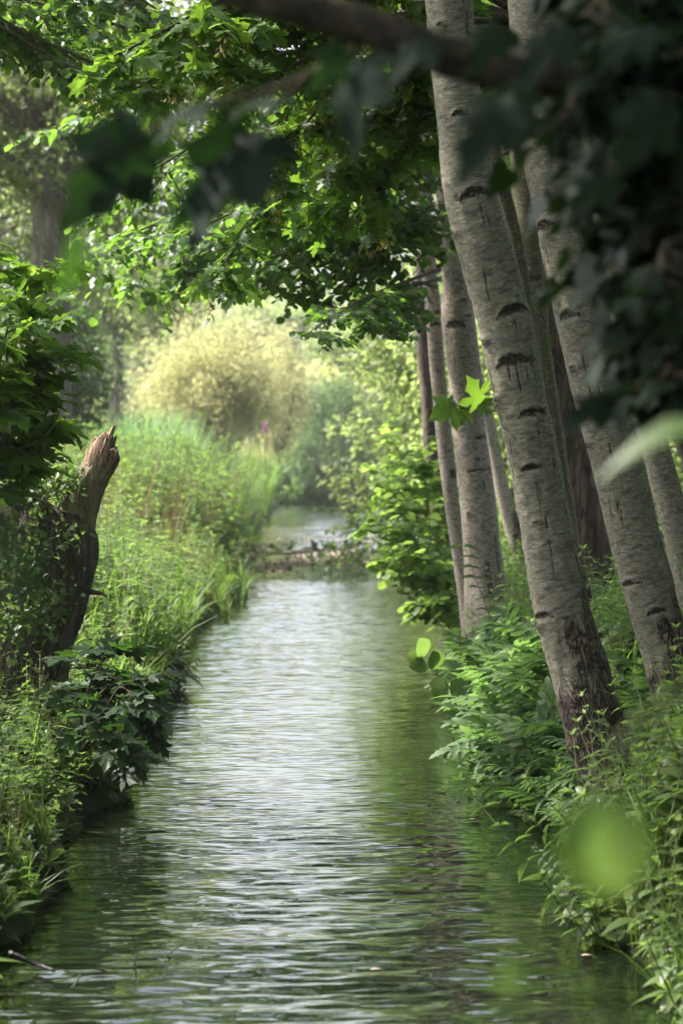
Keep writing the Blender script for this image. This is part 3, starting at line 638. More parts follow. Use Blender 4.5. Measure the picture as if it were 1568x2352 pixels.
# ================================================================== STUMP ON THE LEFT BANK
def stump():
    Y = 17.0
    root = thing('tree_stump', 'broken forked stump, one splintered limb sticking up, on the left bank', 'tree stump', tuple(at(90, 1600, Y)))
    a = Acc()
    def tb(pts, n=40):
        P = np.array([(*at(x, y, yy), w * mpd(yy) / 2) for x, y, yy, w in pts]); Q = spline(P, 14); pos = Q[:, :3]; rad = Q[:, 3]
        k = len(Q); tg = np.gradient(pos, axis=0); tg /= np.linalg.norm(tg, axis=1, keepdims=True)
        s_ = np.cross(tg, [0, 1., 0]); s_ /= np.linalg.norm(s_, axis=1, keepdims=True); u = np.cross(s_, tg)
        an = np.linspace(0, 2 * math.pi, n, endpoint=False)
        base = pos[:, None] + rad[:, None, None] * (np.cos(an)[None, :, None] * s_[:, None] + np.sin(an)[None, :, None] * u[:, None])
        cl = np.cumsum(np.concatenate([[0], np.linalg.norm(np.diff(pos, axis=0), axis=1)]))
        cc = np.stack([np.broadcast_to(np.cos(an)[None] * 2.6, (k, n)), np.broadcast_to(np.sin(an)[None] * 2.6, (k, n)), np.broadcast_to(cl[:, None] * 2.2, (k, n))], -1)
        dd = (fbm(cc, 3) - .5) * .30 + (vnoise(cc * np.array([5, 5, 1])) - .5) * .10
        V = base + dd[..., None] * rad[:, None, None] * (np.cos(an)[None, :, None] * s_[:, None] + np.sin(an)[None, :, None] * u[:, None]) * 1.1
        i = np.arange(k - 1)[:, None] * n; j = np.arange(n)[None]; j2 = (j + 1) % n
        q = np.stack([i + j, i + j2, i + n + j2, i + n + j], -1).reshape(-1)
        a.add(V.reshape(-1, 3), np.concatenate([q, np.arange(n)[::-1], (k - 1) * n + np.arange(n)]), np.concatenate([np.full((k - 1) * n, 4), [n, n]]), 0, .5)
        return pos, rad
    tb([(50, 1720, Y, 190), (62, 1580, Y, 180), (72, 1450, Y, 205), (88, 1350, Y, 240), (100, 1270, Y, 245), (112, 1200, Y, 215), (122, 1165, Y, 150)], 72)
    tb([(100, 1290, Y, 190), (50, 1240, Y, 210), (-20, 1210, Y, 190), (-120, 1180, Y, 150), (-260, 1120, Y, 120)], 48)
    tb([(70, 1560, Y, 130), (-10, 1480, Y, 150), (-60, 1380, Y, 170), (-100, 1250, Y, 150)], 32)
    o = a.build('stump_trunk', M['bark_stump']); part_of(root, o)
    m = o.modifiers.new('fuse', 'REMESH'); m.mode = 'VOXEL'; m.voxel_size = .012; m.use_smooth_shade = True
    a = Acc(); tb([(150, 1340, Y, 100), (160, 1260, Y, 108), (174, 1190, Y, 94), (194, 1140, Y, 82), (216, 1090, Y, 74), (240, 1046, Y, 72)], 64)
    part_of(root, a.build('broken_limb', M['bark_limb']))
    # torn wood at the break
    b = Acc(); c = at(238, 1046, Y); ax = at(256, 1000, Y) - at(232, 1052, Y); ax /= np.linalg.norm(ax); sd = np.cross([0, 1., 0], ax); sd /= np.linalg.norm(sd); fw = np.cross(sd, ax)
    if sd[0] < 0: sd = -sd
    r_ = 76 * mpd(Y) / 2; n = 120; an = np.linspace(0, 2 * math.pi, n, endpoint=False); X_ = np.cos(an)
    jag = (vnoise(np.stack([np.cos(an) * 9 + 20, np.sin(an) * 9 + 20, an * 0], -1)) - .5)
    hh = .04 + .15 * np.exp(-((X_ + .15) / .62) ** 2) * (.75 + .25 * (np.sin(an) < 0)) + .07 * jag
    rings = []
    for k, (h, f) in enumerate([(-.10, .97), (-.02, 1.04), (.35, 1.0), (.75, .9), (1.0, .76), (.7, .5), (.35, .2)]):
        H = np.full(n, h) if k < 2 else hh * h + .02 * jag * (k > 3)
        ff = f * (1 + .07 * jag)
        rings.append(c + H[:, None] * ax + (r_ * ff * np.cos(an) - .12 * r_ * (k > 2))[:, None] * sd + (r_ * ff * np.sin(an))[:, None] * fw)
    V = np.concatenate(rings); kk = len(rings) - 1; i = np.arange(kk)[:, None] * n; j = np.arange(n)[None]; j2 = (j + 1) % n
    b.add(V, np.concatenate([np.stack([i + j, i + j2, i + n + j2, i + n + j], -1).reshape(-1), kk * n + np.arange(n)]), np.concatenate([np.full(kk * n, 4), [n]]), 0, .5)
    part_of(root, b.build('splintered_top', M['wood']))
    # bark flap below the break
    w = Acc()
    tube(w, np.array([at(205, 1360, Y - .1), at(235, 1365, Y - .3), at(246, 1372, Y - .3)]), [.02, .012, .006], 6)
    part_of(root, w.build('broken_twig', M['bark_dark']))
    # ivy and bramble on the fork
    iv = Acc(); P = []
    for x, y, sx, sy, nn in [(40, 1120, 70, 40, 500), (130, 1105, 45, 40, 420), (20, 1060, 40, 60, 350), (150, 1230, 70, 40, 160), (60, 1200, 80, 50, 240), (165, 1100, 25, 25, 90), (60, 1290, 80, 60, 260), (110, 1400, 60, 60, 200), (30, 1430, 60, 70, 200)]:
        for _ in range(nn):
            P.append(at(x + rng.normal(0, sx * .5), y + rng.normal(0, sy * .5), Y + (rng.normal(-.15, .25) if y < 1250 else -.42 - abs(rng.normal(0, .06)))))
    P = np.array(P); nn = len(P)
    iv.tmpl(LEAF_SMALL, P, rot_from(unit(nn) + np.array([0, 0, -.2]), unit(nn) * .7 + np.array([0, -.3, .7])), rng.uniform(.03, .075, nn), rng.random(nn))
    for _ in range(40):
        p = P[rng.integers(nn)]; d = unit(1)[0] * np.array([.3, .2, .25]); tube(iv, np.array([p, p + d * .5 + [0, 0, .05], p + d]), .003, 4, 1)
    part_of(root, iv.build('ivy', [M['herb'], M['twig']]))
stump()

# ================================================================== UNDERGROWTH TEMPLATES
I3 = np.eye(3)
def stem_T(pts, r, mat):
    a = Acc(); tube(a, np.array(pts), r, 4, mat); return dict(v=a.v[0], l=a.l[0], sz=a.sz[0], m=np.array(a.m[0]), t=np.zeros(len(a.v[0]), np.float32) + .3)
def T_nettle(h=.8, n=8, leaf=LEAF_LANCE, ls=.13, mat=0, lean=.1, broad=1.):
    it = [(stem_T([(0, 0, 0), (lean * .3, 0, h * .5), (lean, 0, h)], np.array([.006, .004, .002]), 1), I3, (0, 0, 0), 1, 0, 0)]
    for k in range(n):
        t = .12 + .88 * (k + .5) / n; s_ = ls * (1.1 - .55 * t) * (1.25 if 0 < k < n - 1 else .8); b0 = rng.random() * 1.5 + k * 1.57
        for q in (0, math.pi):
            yaw = b0 + q; el = rng.uniform(-.1, .6)
            Mx = rz(yaw) @ rx(el); it.append((leaf, Mx * np.array([broad, 1, 1])[None, :], (lean * t * t, 0, h * t), s_ * rng.uniform(.8, 1.2), mat, rng.normal(0, .18) + .25 * (t - .5)))
    for q in range(4): it.append((leaf, rz(q * 1.6) @ rx(rng.uniform(.5, 1.1)), (lean, 0, h), ls * .45, mat, .35))
    return T_join(it)
def T_rosette(n=9, leaf=LEAF_BROAD, ls=.3, el=(.3, 1.2), mat=0):
    it = []
    for k in range(n):
        it.append((leaf, rz(k * 2.4 + rng.random() * .5) @ rx(rng.uniform(*el)), (0, 0, .02 + .1 * rng.random()), ls * rng.uniform(.7, 1.2), mat, rng.normal(0, .2)))
    return T_join(it)
def T_grass(n=26, h=.5, w=.008, sp_=.5, mat=2):
    v = []; f = []; t = []
    for k in range(n):
        yaw = rng.random() * 6.28; d = np.array([math.cos(yaw), math.sin(yaw), 0]); s_ = np.array([-d[1], d[0], 0]); hh = h * rng.uniform(.5, 1.15); l = sp_ * rng.uniform(.1, 1); b = np.array([rng.normal(0, .03), rng.normal(0, .03), 0])
        i0 = len(v); ti = rng.normal(0, .25)
        for q in range(5):
            u = q / 4; p = b + d * (l * hh * u ** 2) + np.array([0, 0, hh * (u - .35 * l * u ** 3)]); ww = w * (1 - u ** 2) + .0008
            v += [p - s_ * ww, p + s_ * ww]; t += [ti, ti]
        f += [(i0 + 2 * q, i0 + 2 * q + 1, i0 + 2 * q + 3, i0 + 2 * q + 2) for q in range(4)]
    return T_make(v, f, [mat] * len(f), t)
def T_pinnate(n=5, ls=1.):
    """large lobed leaf: leaflets in pairs with ragged edges"""
    rag = strip([(0, .04), (.12, .16), (.22, .12), (.38, .27), (.48, .17), (.62, .22), (.72, .12), (.85, .12), (1, .01)], .3, .2)
    it = [(stem_T([(0, 0, 0), (0, .5, .12), (0, 1.0, .02)], np.array([.014, .01, .004]), 1), I3, (0, 0, 0), 1, 0, 0)]
    for k in range(n):
        t = .3 + .62 * k / (n - 1); z = .12 - .25 * (t - .5) ** 2 * 2
        for q in (-1, 1): it.append((rag, rz(-q * (1.15 - .35 * t)) @ rx(-.15), (0, t, z), .48 * (1.05 - .5 * t), 0, rng.normal(0, .1)))
    it.append((rag, I3, (0, .92, .03), .4, 0, .05)); T = T_join(it); T['v'] = T['v'] * ls; return T
PIN = T_pinnate()
def T_hog(n=6, ls=.42):
    it = []
    for k in range(n):
        it.append((PIN, rz(k * 2.4 + rng.random() * .6) @ rx(rng.uniform(.15, .9)), (0, 0, .05 + .05 * k), ls * rng.uniform(.7, 1.15), 0, rng.normal(0, .12)))
    return T_join(it)
def T_dock(h=.9):
    it = [(stem_T([(0, 0, 0), (.02, 0, h * .5), (.08, 0, h)], np.array([.006, .004, .002]), 1), I3, (0, 0, 0), 1, 0, 0)]
    seed = strip([(0, .2), (.5, .5), (1, .1)], 0, .3)
    for k in range(9):
        z0 = h * (.35 + .65 * k / 9); yaw = k * 2.4; L = .22 * (1.1 - k / 10)
        d = np.array([math.cos(yaw) * .5, math.sin(yaw) * .5, .85]); it.append((stem_T([(0, 0, 0), tuple(d * L * .5), tuple(d * L)], np.array([.002, .0015, .001]), 1), I3, (.03, 0, z0), 1, 0, 0))
        for q in range(14):
            u = (q + 1) / 14; p = d * L * u + np.array([.03, 0, z0]) + rng.normal(0, .005, 3)
            it.append((seed, rz(rng.random() * 6) @ rx(rng.uniform(-.8, .8)), tuple(p), .013, 3, rng.normal(0, .2)))
    for k in range(6): it.append((LEAF_BROAD, rz(k * 1.1) @ rx(rng.uniform(.2, .9)), (0, 0, .05 + .07 * k), .24 - .02 * k, 0, rng.normal(0, .15)))
    return T_join(it)
UM = [M['herb'], M['stem'], M['grass'], M['seed']]
NET = [T_nettle(.75 + .1 * i, 7 + i % 3, ls=.14, lean=rng.uniform(-.2, .2)) for i in range(5)]
NETB = [T_nettle(.6, 6, LEAF_BROAD, .15, lean=rng.uniform(-.2, .2)) for i in range(3)]
ROS = [T_rosette(9, ls=.26), T_rosette(7, ls=.34), T_rosette(12, LEAF_SMALL, .16)]
GRS = [T_grass(30, .55), T_grass(24, .7, .01, .7), T_grass(34, .4, .006, .9)]
GRT = [T_grass(46, 1.6, .007, .45), T_grass(40, 1.8, .008, .6)]
TALL = [T_nettle(1.35 + .15 * i, 10, ls=.15, lean=rng.uniform(-.3, .3)) for i in range(4)]
HOG = [T_hog(6), T_hog(8), T_hog(5, .5)]

DK = [T_dock(.9), T_dock(.75)]
GDRY = [T_grass(22, 1.0, .005, .3, 3), T_grass(18, 1.2, .005, .4, 3)]
def scatter(acc, lib, n, xf, yrange, hs=(.8, 1.2), shift=0, tint=(.3, .7), tilt=.18, ydist=None, zoff=-.03):
    Y = rng.uniform(*yrange, n) if ydist is None else ydist(n)
    x = xf(Y, rng.random(n)); z = ground(x, Y) + zoff; which = rng.integers(0, len(lib), n)
    pn = fbm(np.stack([x * .8, Y * .35, x * 0 + 5], -1), 2)
    for i, T in enumerate(lib):
        m = which == i; k = int(m.sum())
        if not k: continue
        rot = rz(rng.random(k) * 6.28) @ rx(rng.normal(0, tilt, k))
        acc.tmpl(T, np.stack([x[m], Y[m], z[m]], -1), rot, rng.uniform(*hs, k) * (.45 + 1.1 * pn[m]), rng.uniform(tint[0], tint[1], k) + (pn[m] - .5) * .5, shift)

LB = lambda w, e=0.: (lambda Y, u: xl(Y) - e - u * w(Y))
RB = lambda w, e=0.: (lambda Y, u: xr(Y) + e + u * w(Y))
# left bank, near
a = Acc()
scatter(a, NETB + ROS, 1100, LB(lambda Y: 2.6 + 0 * Y), (8.5, 24), (.45, .8))
scatter(a, NETB + ROS + GRS, 520, LB(lambda Y: .25 + 0 * Y, .02), (9, 24), (.35, .6), tilt=.5)
scatter(a, GDRY + DK, 90, LB(lambda Y: 2.6 + 0 * Y, .1), (9.5, 28), (.4, .7))
scatter(a, NET, 560, LB(lambda Y: 3 + 0 * Y, .2), (9.5, 27), (.4, .75))
scatter(a, GRS, 300, LB(lambda Y: 2.8 + 0 * Y), (9, 27), (.5, .9))
scatter(a, NET + NETB, 1300, LB(lambda Y: 1.2 + Y * .09), (22, 44), (.7, 1.05), tint=(.4, .9))
scatter(a, GRS, 800, LB(lambda Y: 1.2 + Y * .09), (22, 46), (.8, 1.1), tint=(.4, .9))
tag(a.build('undergrowth', UM), 'low nettles, docks and grass covering the near left bank', 'undergrowth', kind='stuff')
a = Acc()
scatter(a, DK, 160, LB(lambda Y: 2 + Y * .07, .1), (30, 70), (1.0, 1.6))
scatter(a, GDRY, 260, LB(lambda Y: 2 + Y * .08, .1), (34, 75), (1.0, 1.5))
scatter(a, TALL, 2600, LB(lambda Y: 2 + Y * .09, .15), (42, 75), (.75, 1.15), tint=(.5, 1))
scatter(a, GRT, 700, LB(lambda Y: 2 + Y * .09), (44, 80), (.75, 1.1), tint=(.5, 1))
scatter(a, NET, 1600, LB(lambda Y: .8 + Y * .05), (40, 80), (1.1, 1.6), tint=(.5, 1))
scatter(a, TALL, 1100, LB(lambda Y: 2 + Y * .10, .3), (75, 130), (.9, 1.3), tint=(.5, 1))
scatter(a, GRT, 500, LB(lambda Y: 2 + Y * .12), (80, 140), (.8, 1.2), tint=(.6, 1))
tag(a.build('tall_herbs', UM), 'tall yellow-green herbs and grasses on the sunlit far left bank', 'undergrowth', kind='stuff')
# right bank
a = Acc()
scatter(a, HOG, 300, RB(lambda Y: 1.3 + 0 * Y, .0), (13, 22), (.6, 1.0), tilt=.35, tint=(.4, .9))
scatter(a, HOG, 60, RB(lambda Y: .25 + 0 * Y, -.12), (13.5, 20), (.6, .9), tilt=.5, tint=(.4, .9))
tag(a.build('lobed_undergrowth', [M['lush'], M['stem']]), 'mass of ragged lobed leaves overhanging the water on the right bank', 'undergrowth', kind='stuff')
a = Acc()
scatter(a, NETB + ROS, 500, RB(lambda Y: 2.4 + 0 * Y), (12.5, 20), (.5, .85))
scatter(a, NETB + [ROS[2]], 300, RB(lambda Y: 2.0 + 0 * Y), (9, 13), (.4, .75))
scatter(a, NET + GRS, 160, RB(lambda Y: .5 + 0 * Y, -.02), (22, 36), (.7, 1.1))
scatter(a, NETB + [ROS[2]] + NET + GRS, 520, RB(lambda Y: .8 + 0 * Y, -.08), (8.3, 13), (.4, .7), tilt=.5)
scatter(a, NET, 900, RB(lambda Y: 3.5 + 0 * Y, .15), (13, 30), (.55, .95), tint=(.4, .9))
scatter(a, NETB + NET, 1500, RB(lambda Y: 1.5 + Y * .12, .3), (22, 48), (.8, 1.3), tint=(.4, 1))
scatter(a, GRS, 500, RB(lambda Y: 1.5 + Y * .12), (12, 48), (.6, 1.1))
scatter(a, TALL, 900, RB(lambda Y: 2 + Y * .12, .3), (48, 120), (.7, 1.1), tint=(.4, 1))
tag(a.build('undergrowth', UM), 'fresh green nettles and herbs under the leaning trunks on the right bank', 'undergrowth', kind='stuff')

# ================================================================== INDIVIDUAL PLANTS
def plant(name, label, cat, pos, T, mats, scale=1., yaw=0., tilt=0., tint=.5, group=None):
    """one plant, foliage and stems as parts"""
    root = thing(name, label, cat, tuple(pos), group)
    Rm = (rz(yaw) @ rx(tilt))[None]
    for mi, nm in ((None, 'foliage'),):
        a = Acc(); a.tmpl(T, np.zeros((1, 3)), Rm, scale, tint); o = a.build(nm, mats); o.parent = root
    return root
def gpt(x, Y, dz=-.03): return (float(x), float(Y), float(ground(x, Y)) + dz)
# dock stalks with seed heads on the near left bank
dk = [(-2.05, 13.2), (-1.8, 14.1), (-2.3, 14.4), (-1.75, 15.2), (-2.5, 15.8), (-2.1, 16.1), (-1.9, 12.2), (-2.9, 16.6), (-2.35, 12.7)]
for i, (x, Y) in enumerate(dk):
    plant('dock_plant', 'dock with a brownish stalk of seeds on the near left bank', 'dock plant', gpt(x, Y), DK[i % 2], UM, rng.uniform(.8, 1.05), rng.random() * 6, rng.normal(0, .12), .5, 'seeding docks on the left bank')
# reeds arching over the water at left mid distance
RD = [T_grass(26, .75, .009, 1.2, 0), T_grass(20, .9, .010, 1.0, 0)]
for i in range(9):
    Y = 33.5 + i * 1.0 + rng.uniform(-.3, .3); x = float(xl(Y)) + .05 + .25 * (i % 3 == 0)
    plant('reed_tuft', 'tuft of long blades arching over the water beside the mid left bank', 'reed tuft', (x, Y, 0.0), RD[i % 2], [M['herb']], rng.uniform(.6, 1.0), rng.random() * 6, 0, .4, 'reed tufts dipping into the river')
# pale reed bed in front of the willow
a = Acc(); n = 200; X = rng.uniform(-7.0, -4.2, n); YY = rng.uniform(68, 80, n)
rb = [T_grass(16, 2.3, .028, .35, 0), T_grass(16, 2.0, .03, .45, 0)]
for q in range(2):
    m_ = np.arange(n) % 2 == q; k = int(m_.sum()); dome = 1.25 - .25 * np.abs((X[m_] + 5.3) / 1.4) ** 2
    a.tmpl(rb[q], np.stack([X[m_], YY[m_], ground(X[m_], YY[m_])], -1), rz(rng.random(k) * 6.28) @ rx(rng.normal(0, .12, k)), np.clip(dome, .55, 1.3) * rng.uniform(.9, 1.1, k), rng.uniform(.4, 1, k))
tag(a.build('reed_bed', [M['reed']]), 'pale blue-green reeds in front of the pollard willow', 'reeds', kind='stuff')

def bush(name, label, pos, radii, T, mat, ls, nc, cr, nl, woodmat, cat='bush', zc=None, stems=7, group=None, tint=(.2, .8)):
    root = thing(name, label, cat, tuple(pos), group); pos = np.asarray(pos, float); c = pos + np.array([0, 0, radii[2] * .85 if zc is None else zc])
    a = Acc(); pts = blob_pts(c, radii, nc); pts[:, 2] = np.maximum(pts[:, 2], pos[2] + .1); clumps(a, T, pts, cr, nl, ls, tint=tint); part_of(root, a.build('foliage', mat))
    w = Acc(); limbs_to(w, pos, pts[rng.choice(nc, min(nc, stems * 3), False)], .03 * radii[2] / 1.5); part_of(root, w.build('stems', woodmat)); return root
# round-leaved bright alder shrub on the right bank by the pale pair
sh = thing('alder_shrub', 'bright round-leaved alder shrub leaning over the water beside the pale pair', 'shrub', tuple(at(1010, 1400, 30)))
sp = Spray()
for e in [(880, 1090, 28.5), (910, 1020, 29.5), (950, 1060, 28), (870, 1190, 27.5), (930, 1160, 27), (900, 1270, 27), (980, 1120, 28), (950, 1230, 27), (1000, 1010, 29), (985, 1270, 26.5), (940, 1310, 27), (985, 1400, 26.5), (1040, 1370, 26.5), (1010, 1440, 26)]:
    sp.limb(seg(at(1010, 1400, 28.5), at(*e), .1), .014, .003, 8, .36, 4, .2, 6, .115, .05, start=.35, updown=.5)
sp.build(sh, LEAF_ALDER, M['lime'], M['twig'], name='branches')
sh = thing('alder_shrub', 'alder shrub with small grey-green leaves trailing over the fallen branch', 'shrub', tuple(at(960, 1290, 46)))
sp = Spray()
for e in [(745, 1170, 47), (780, 1210, 46), (820, 1180, 47), (800, 1260, 46), (860, 1230, 45), (840, 1150, 48), (760, 1240, 46.5), (880, 1180, 46)]:
    sp.limb(seg(at(960, 1290, 46), at(*e), .3), .02, .003, 4, .4, 3, .22, 5, .10, .3, start=.4, updown=.4)
sp.build(sh, LEAF_ALDER, M['herb'], M['twig'], name='branches')
# small sprig standing out over the water (large oval leaves)
sg = thing('alder_sprig', 'alder sprig with a few large pale oval leaves reaching over the water', 'sprig', tuple(at(1045, 1640, 18.5)))
sp = Spray(); tube(sp.w, np.array([at(1045, 1640, 18.5), at(1025, 1590, 18.5), at(1005, 1550, 18.5), at(975, 1515, 18.5)]), [.005, .004, .003, .002], 5)
for q, e in [((975, 1515), (968, 1478)), ((978, 1518), (945, 1512)), ((985, 1525), (950, 1530)), ((1000, 1545), (1000, 1505)), ((1005, 1550), (1010, 1590)), ((1020, 1580), (1000, 1600)), ((1030, 1600), (1062, 1575))]:
    a_, b_ = at(*q, 18.5), at(*e, 18.4); sp.p.append(a_); sp.a.append(b_ - a_); sp.n.append(np.array([.3, -1, .5])); sp.s.append(np.linalg.norm(b_ - a_) * 1.05)
sp.build(sg, LEAF_ALDER, M['herb'], M['stem'], name='stem')
# tall stalks standing over the right bank herbs
for i, (x0, y0, x1, y1, Y, lab) in enumerate([(1185, 1560, 1065, 1255, 21, 'tall thin stalk with paired leaves in front of the pale pair of trunks'), (1300, 1730, 1160, 1490, 18, 'leafy stalk left of the thickest trunk, among the lobed leaves'),
                                              (1455, 1640, 1395, 1450, 17, 'green stalk between the two thick leaning trunks'), (1560, 1300, 1470, 1130, 19, 'stalk with pointed leaves beside the second leaning trunk')]):
    p0, p1 = at(x0, y0, Y), at(x1, y1, Y); root = thing('willowherb', lab, 'wild plant', tuple(p0)); sp = Spray(); P = spline(np.array([p0, (p0 + p1) / 2 + np.array([-.02, 0, .02]), p1]), 6); tube(sp.w, P, np.linspace(.007, .002, len(P)), 5)
    for k in range(3, len(P)):
        for q in (-1, 1): sp.p.append(P[k]); sp.a.append(np.array([q, rng.normal(0, .4), rng.uniform(-.1, .6)])); sp.n.append(np.array([0, -.5, 1.])); sp.s.append(.14 * rng.uniform(.7, 1.1))
    sp.build(root, LEAF_LANCE, M['herb'], M['stem'], name='stem')

# dark sycamore saplings on the left
def sapling(name, label, base, ends, Y, size, mat, r0=.015, nsub=7, Lsub=.4):
    root = thing(name, label, 'sapling', tuple(base)); sp = Spray()
    for e in ends: sp.limb(seg(base, e, .1), r0, .004, nsub, Lsub, 4, .2, 5, size, .35, start=.3, updown=.35)
    sp.build(root, LEAF_MAPLE, mat, M['twig'], name='branches', tint=(0, 1)); return root
b = at(-90, 1250, 14.5); sapling('sycamore_sapling', 'dark-leaved sycamore sapling at the left edge above the broken stump', b,
        [at(60, 620, 14.5), at(110, 720, 14.2), at(20, 780, 14), at(90, 850, 14.3), at(-10, 620, 14.8), at(60, 950, 14.2), at(100, 640, 15), at(-20, 900, 14), at(30, 700, 14.4), at(20, 1000, 14.3)], 14.5, .14, M['maple'], .02, 4, .34)
b = at(170, 1780, 15.3); b[2] = .25; sapling('sycamore_sapling', 'low sycamore sapling with dark lobed leaves hanging over the water at left', b,
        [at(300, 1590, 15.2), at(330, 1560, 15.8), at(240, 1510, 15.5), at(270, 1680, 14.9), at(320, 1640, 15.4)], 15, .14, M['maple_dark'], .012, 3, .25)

# ================================================================== FALLEN BRANCH AND THINGS ON THE WATER
fb = thing('fallen_branch', 'bare brown fallen branch with twigs lying across the river', 'fallen branch', tuple(at(560, 1280, 50)))
w = Acc()
def bline(pts, r0, r1):
    P = spline(np.array([at(*p) for p in pts]), 5); tube(w, P, np.linspace(r0, r1, len(P)), 6)
bline([(530, 1255, 50), (600, 1270, 49.5), (680, 1272, 49), (760, 1262, 49), (830, 1275, 49)], .035, .018)
bline([(540, 1300, 49), (600, 1278, 49), (660, 1272, 49), (720, 1256, 48.5)], .025, .012)
bline([(700, 1265, 48.5), (728, 1255, 48.5), (712, 1240, 48.4)], .02, .012); bline([(640, 1270, 49), (700, 1290, 48), (740, 1305, 47.5)], .015, .006)
bline([(690, 1268, 48.5), (694, 1290, 48.3), (696, 1318, 48)], .012, .007); bline([(560, 1310, 47.5), (620, 1298, 48), (690, 1300, 48.5)], .014, .006); bline([(760, 1262, 49), (790, 1290, 48), (800, 1310, 47.5)], .014, .005)
part_of(fb, w.build('wood', M['bark_stump'] if False else M['wood']))
w = Acc(); tube(w, spline(np.array([at(715, 1240, 48), at(724, 1262, 48), at(746, 1275, 48)]), 4), [.018, .028, .035, .04, .045, .035, .03, .02, .012], 7); part_of(fb, w.build('broken_stub', M['bark_dark']))
lf = Acc(); P = np.array([at(rng.choice([rng.uniform(740, 900), rng.uniform(560, 900)]), rng.uniform(1258, 1312), rng.uniform(46.5, 50)) for _ in range(420)]); P[:, 2] = np.maximum(P[:, 2], .02) + rng.uniform(0, .12, 420)
lf.tmpl(LEAF_ALDER, P, rot_from(unit(420), unit(420) * .6 + np.array([0, 0, .7])), rng.uniform(.06, .12, 420), rng.random(420)); part_of(fb, lf.build('leaves', M['herb']))
# scum held back by the branch
a = Acc(); n = 14000; Y = 48 + rng.exponential(7, n); x = rng.uniform(-2.2, 2.4, n); keep = (fbm(np.stack([x * 1.5, Y * .5, Y * 0], -1), 2) > .40 + .009 * (Y - 48)) & (Y < 85) & (x < xr(Y)) & (x > xl(Y)); x, Y = x[keep], Y[keep]; n = len(x)
a.tmpl(LEAF_SMALL, np.stack([x, Y, np.full(n, .006) + rng.random(n) * .02], -1), rot_from(unit(n) * np.array([1, 1, .1]), unit(n) * .2 + np.array([0, 0, 1])), rng.uniform(.05, .13, n), rng.random(n))
tag(a.build('floating_debris', [M['debris']]), 'pinkish brown scum of plant bits held back behind the fallen branch', 'debris', kind='stuff')
for i, (dx, dy, lab) in enumerate([(1075, 1890, 'small tan leaf floating mid river below the lobed plants'), (1000, 1822, 'pale leaf afloat near the overhanging right bank plants'), (1330, 2207, 'reddish leaf floating on the dark water at lower right'), (845, 2240, 'leaf afloat near the bottom of the river')]):
    Yd = 2 / ((dy * S - 462) / F); p = at(dx, dy, Yd); a = Acc(); a.tmpl(LEAF_ALDER, [(0, 0, .008)], rot_from([(1, .3, .02)], [(0, .1, 1)]), .06, .8); o = a.build('floating_leaf', M['debris']); o.location = (p[0], p[1], 0.002); tag(o, lab, 'leaf')
def stick(label, pts, r):
    a = Acc(); P = np.array([at(*p) for p in pts]); tube(a, spline(P, 4), np.linspace(r, r * .5, 4 * (len(P) - 1) + 1), 5); tag(a.build('stick', M['bark_wet']), label, 'stick')
stick('thin bare twig standing bent out of the water at lower left', [(303, 2245, 10.3), (312, 2190, 10.4), (300, 2135, 10.4)], .004)
stick('short dark stick poking out of the dark water at bottom left', [(165, 2275, 9.9), (186, 2240, 10)], .006)
stick('forked thin twig lying in the water right of the bent twig', [(358, 2225, 10.6), (380, 2200, 10.6), (425, 2165, 10.7)], .004)
stick('dark root end running from the left bank into the water', [(20, 2190, 10.3), (80, 2215, 10.3), (125, 2232, 10.2)], .013)
# purple flower
pf = thing('purple_flower_spike', 'single purple flower spike above the far herbs right of the willow', 'flower', tuple(at(609, 1060, 60)))
a = Acc(); n = 60; h = rng.random(n); top = at(609, 972, 60); bt = at(609, 994, 60)
a.tmpl(LEAF_SMALL, bt + (top - bt) * h[:, None] + rng.normal(0, .014, (n, 3)), rot_from(unit(n), unit(n)), .05, rng.random(n)); part_of(pf, a.build('flowers', M['purple']))
a = Acc(); tube(a, np.array([at(609, 1090, 60), at(609, 1000, 60)]), .012, 5); part_of(pf, a.build('stem', M['stem']))

# ================================================================== FAR TREES AND BUSHES
# pollard willow
wy = 88; base = at(490, 1040, wy); wr = thing('willow_tree', 'pollard willow with a glowing yellow-green mop of shoots above pale reeds', 'tree', (float(base[0]), wy, float(ground(base[0], wy))))
w = Acc(); b0 = np.array([base[0], wy, float(ground(base[0], wy)) - .2]); knob = at(492, 925, wy); tube(w, spline(np.array([b0, (b0 + knob) / 2 + [.03, 0, 0], knob, knob + [.05, 0, .25]]), 5), np.linspace(.55, .62, 16), 16); part_of(wr, w.build('trunk', M['bark_far']))
a = Acc(); w = Acc(); n = 380
for i in range(n):
    d = unit(1)[0]; d[2] = abs(d[2]) * 1.3 - .3; d /= np.linalg.norm(d); L = rng.uniform(1.6, 3.5) * (1 if d[2] > .2 else .9); P = [knob + [0, 0, .2]]; dd = d.copy()
    for q in range(7): dd = dd + np.array([0, 0, -.07 - .05 * q * (1 - d[2])]) + rng.normal(0, .04, 3); dd /= np.linalg.norm(dd); P.append(P[-1] + dd * L / 7)
    P = np.array(P); tube(w, P, np.linspace(.02, .004, 8), 4)
    m_ = 170; t_ = .04 + .96 * rng.random(m_); idx = np.clip((t_ * 7).astype(int), 0, 6); pos = P[idx] + (P[idx + 1] - P[idx]) * (t_ * 7 - idx)[:, None] + rng.normal(0, .2, (m_, 3))
    a.tmpl(LEAF_WILLOW, pos, rot_from((P[idx + 1] - P[idx]) * 3 + rng.normal(0, 1.1, (m_, 3)), unit(m_) + [0, 0, .6]), rng.uniform(.12, .20, m_), np.clip(rng.uniform(.2, .8) + rng.normal(0, .15, m_), 0, 1))
part_of(wr, a.build('crown', M['willow'])); part_of(wr, w.build('shoots', M['shoot']))
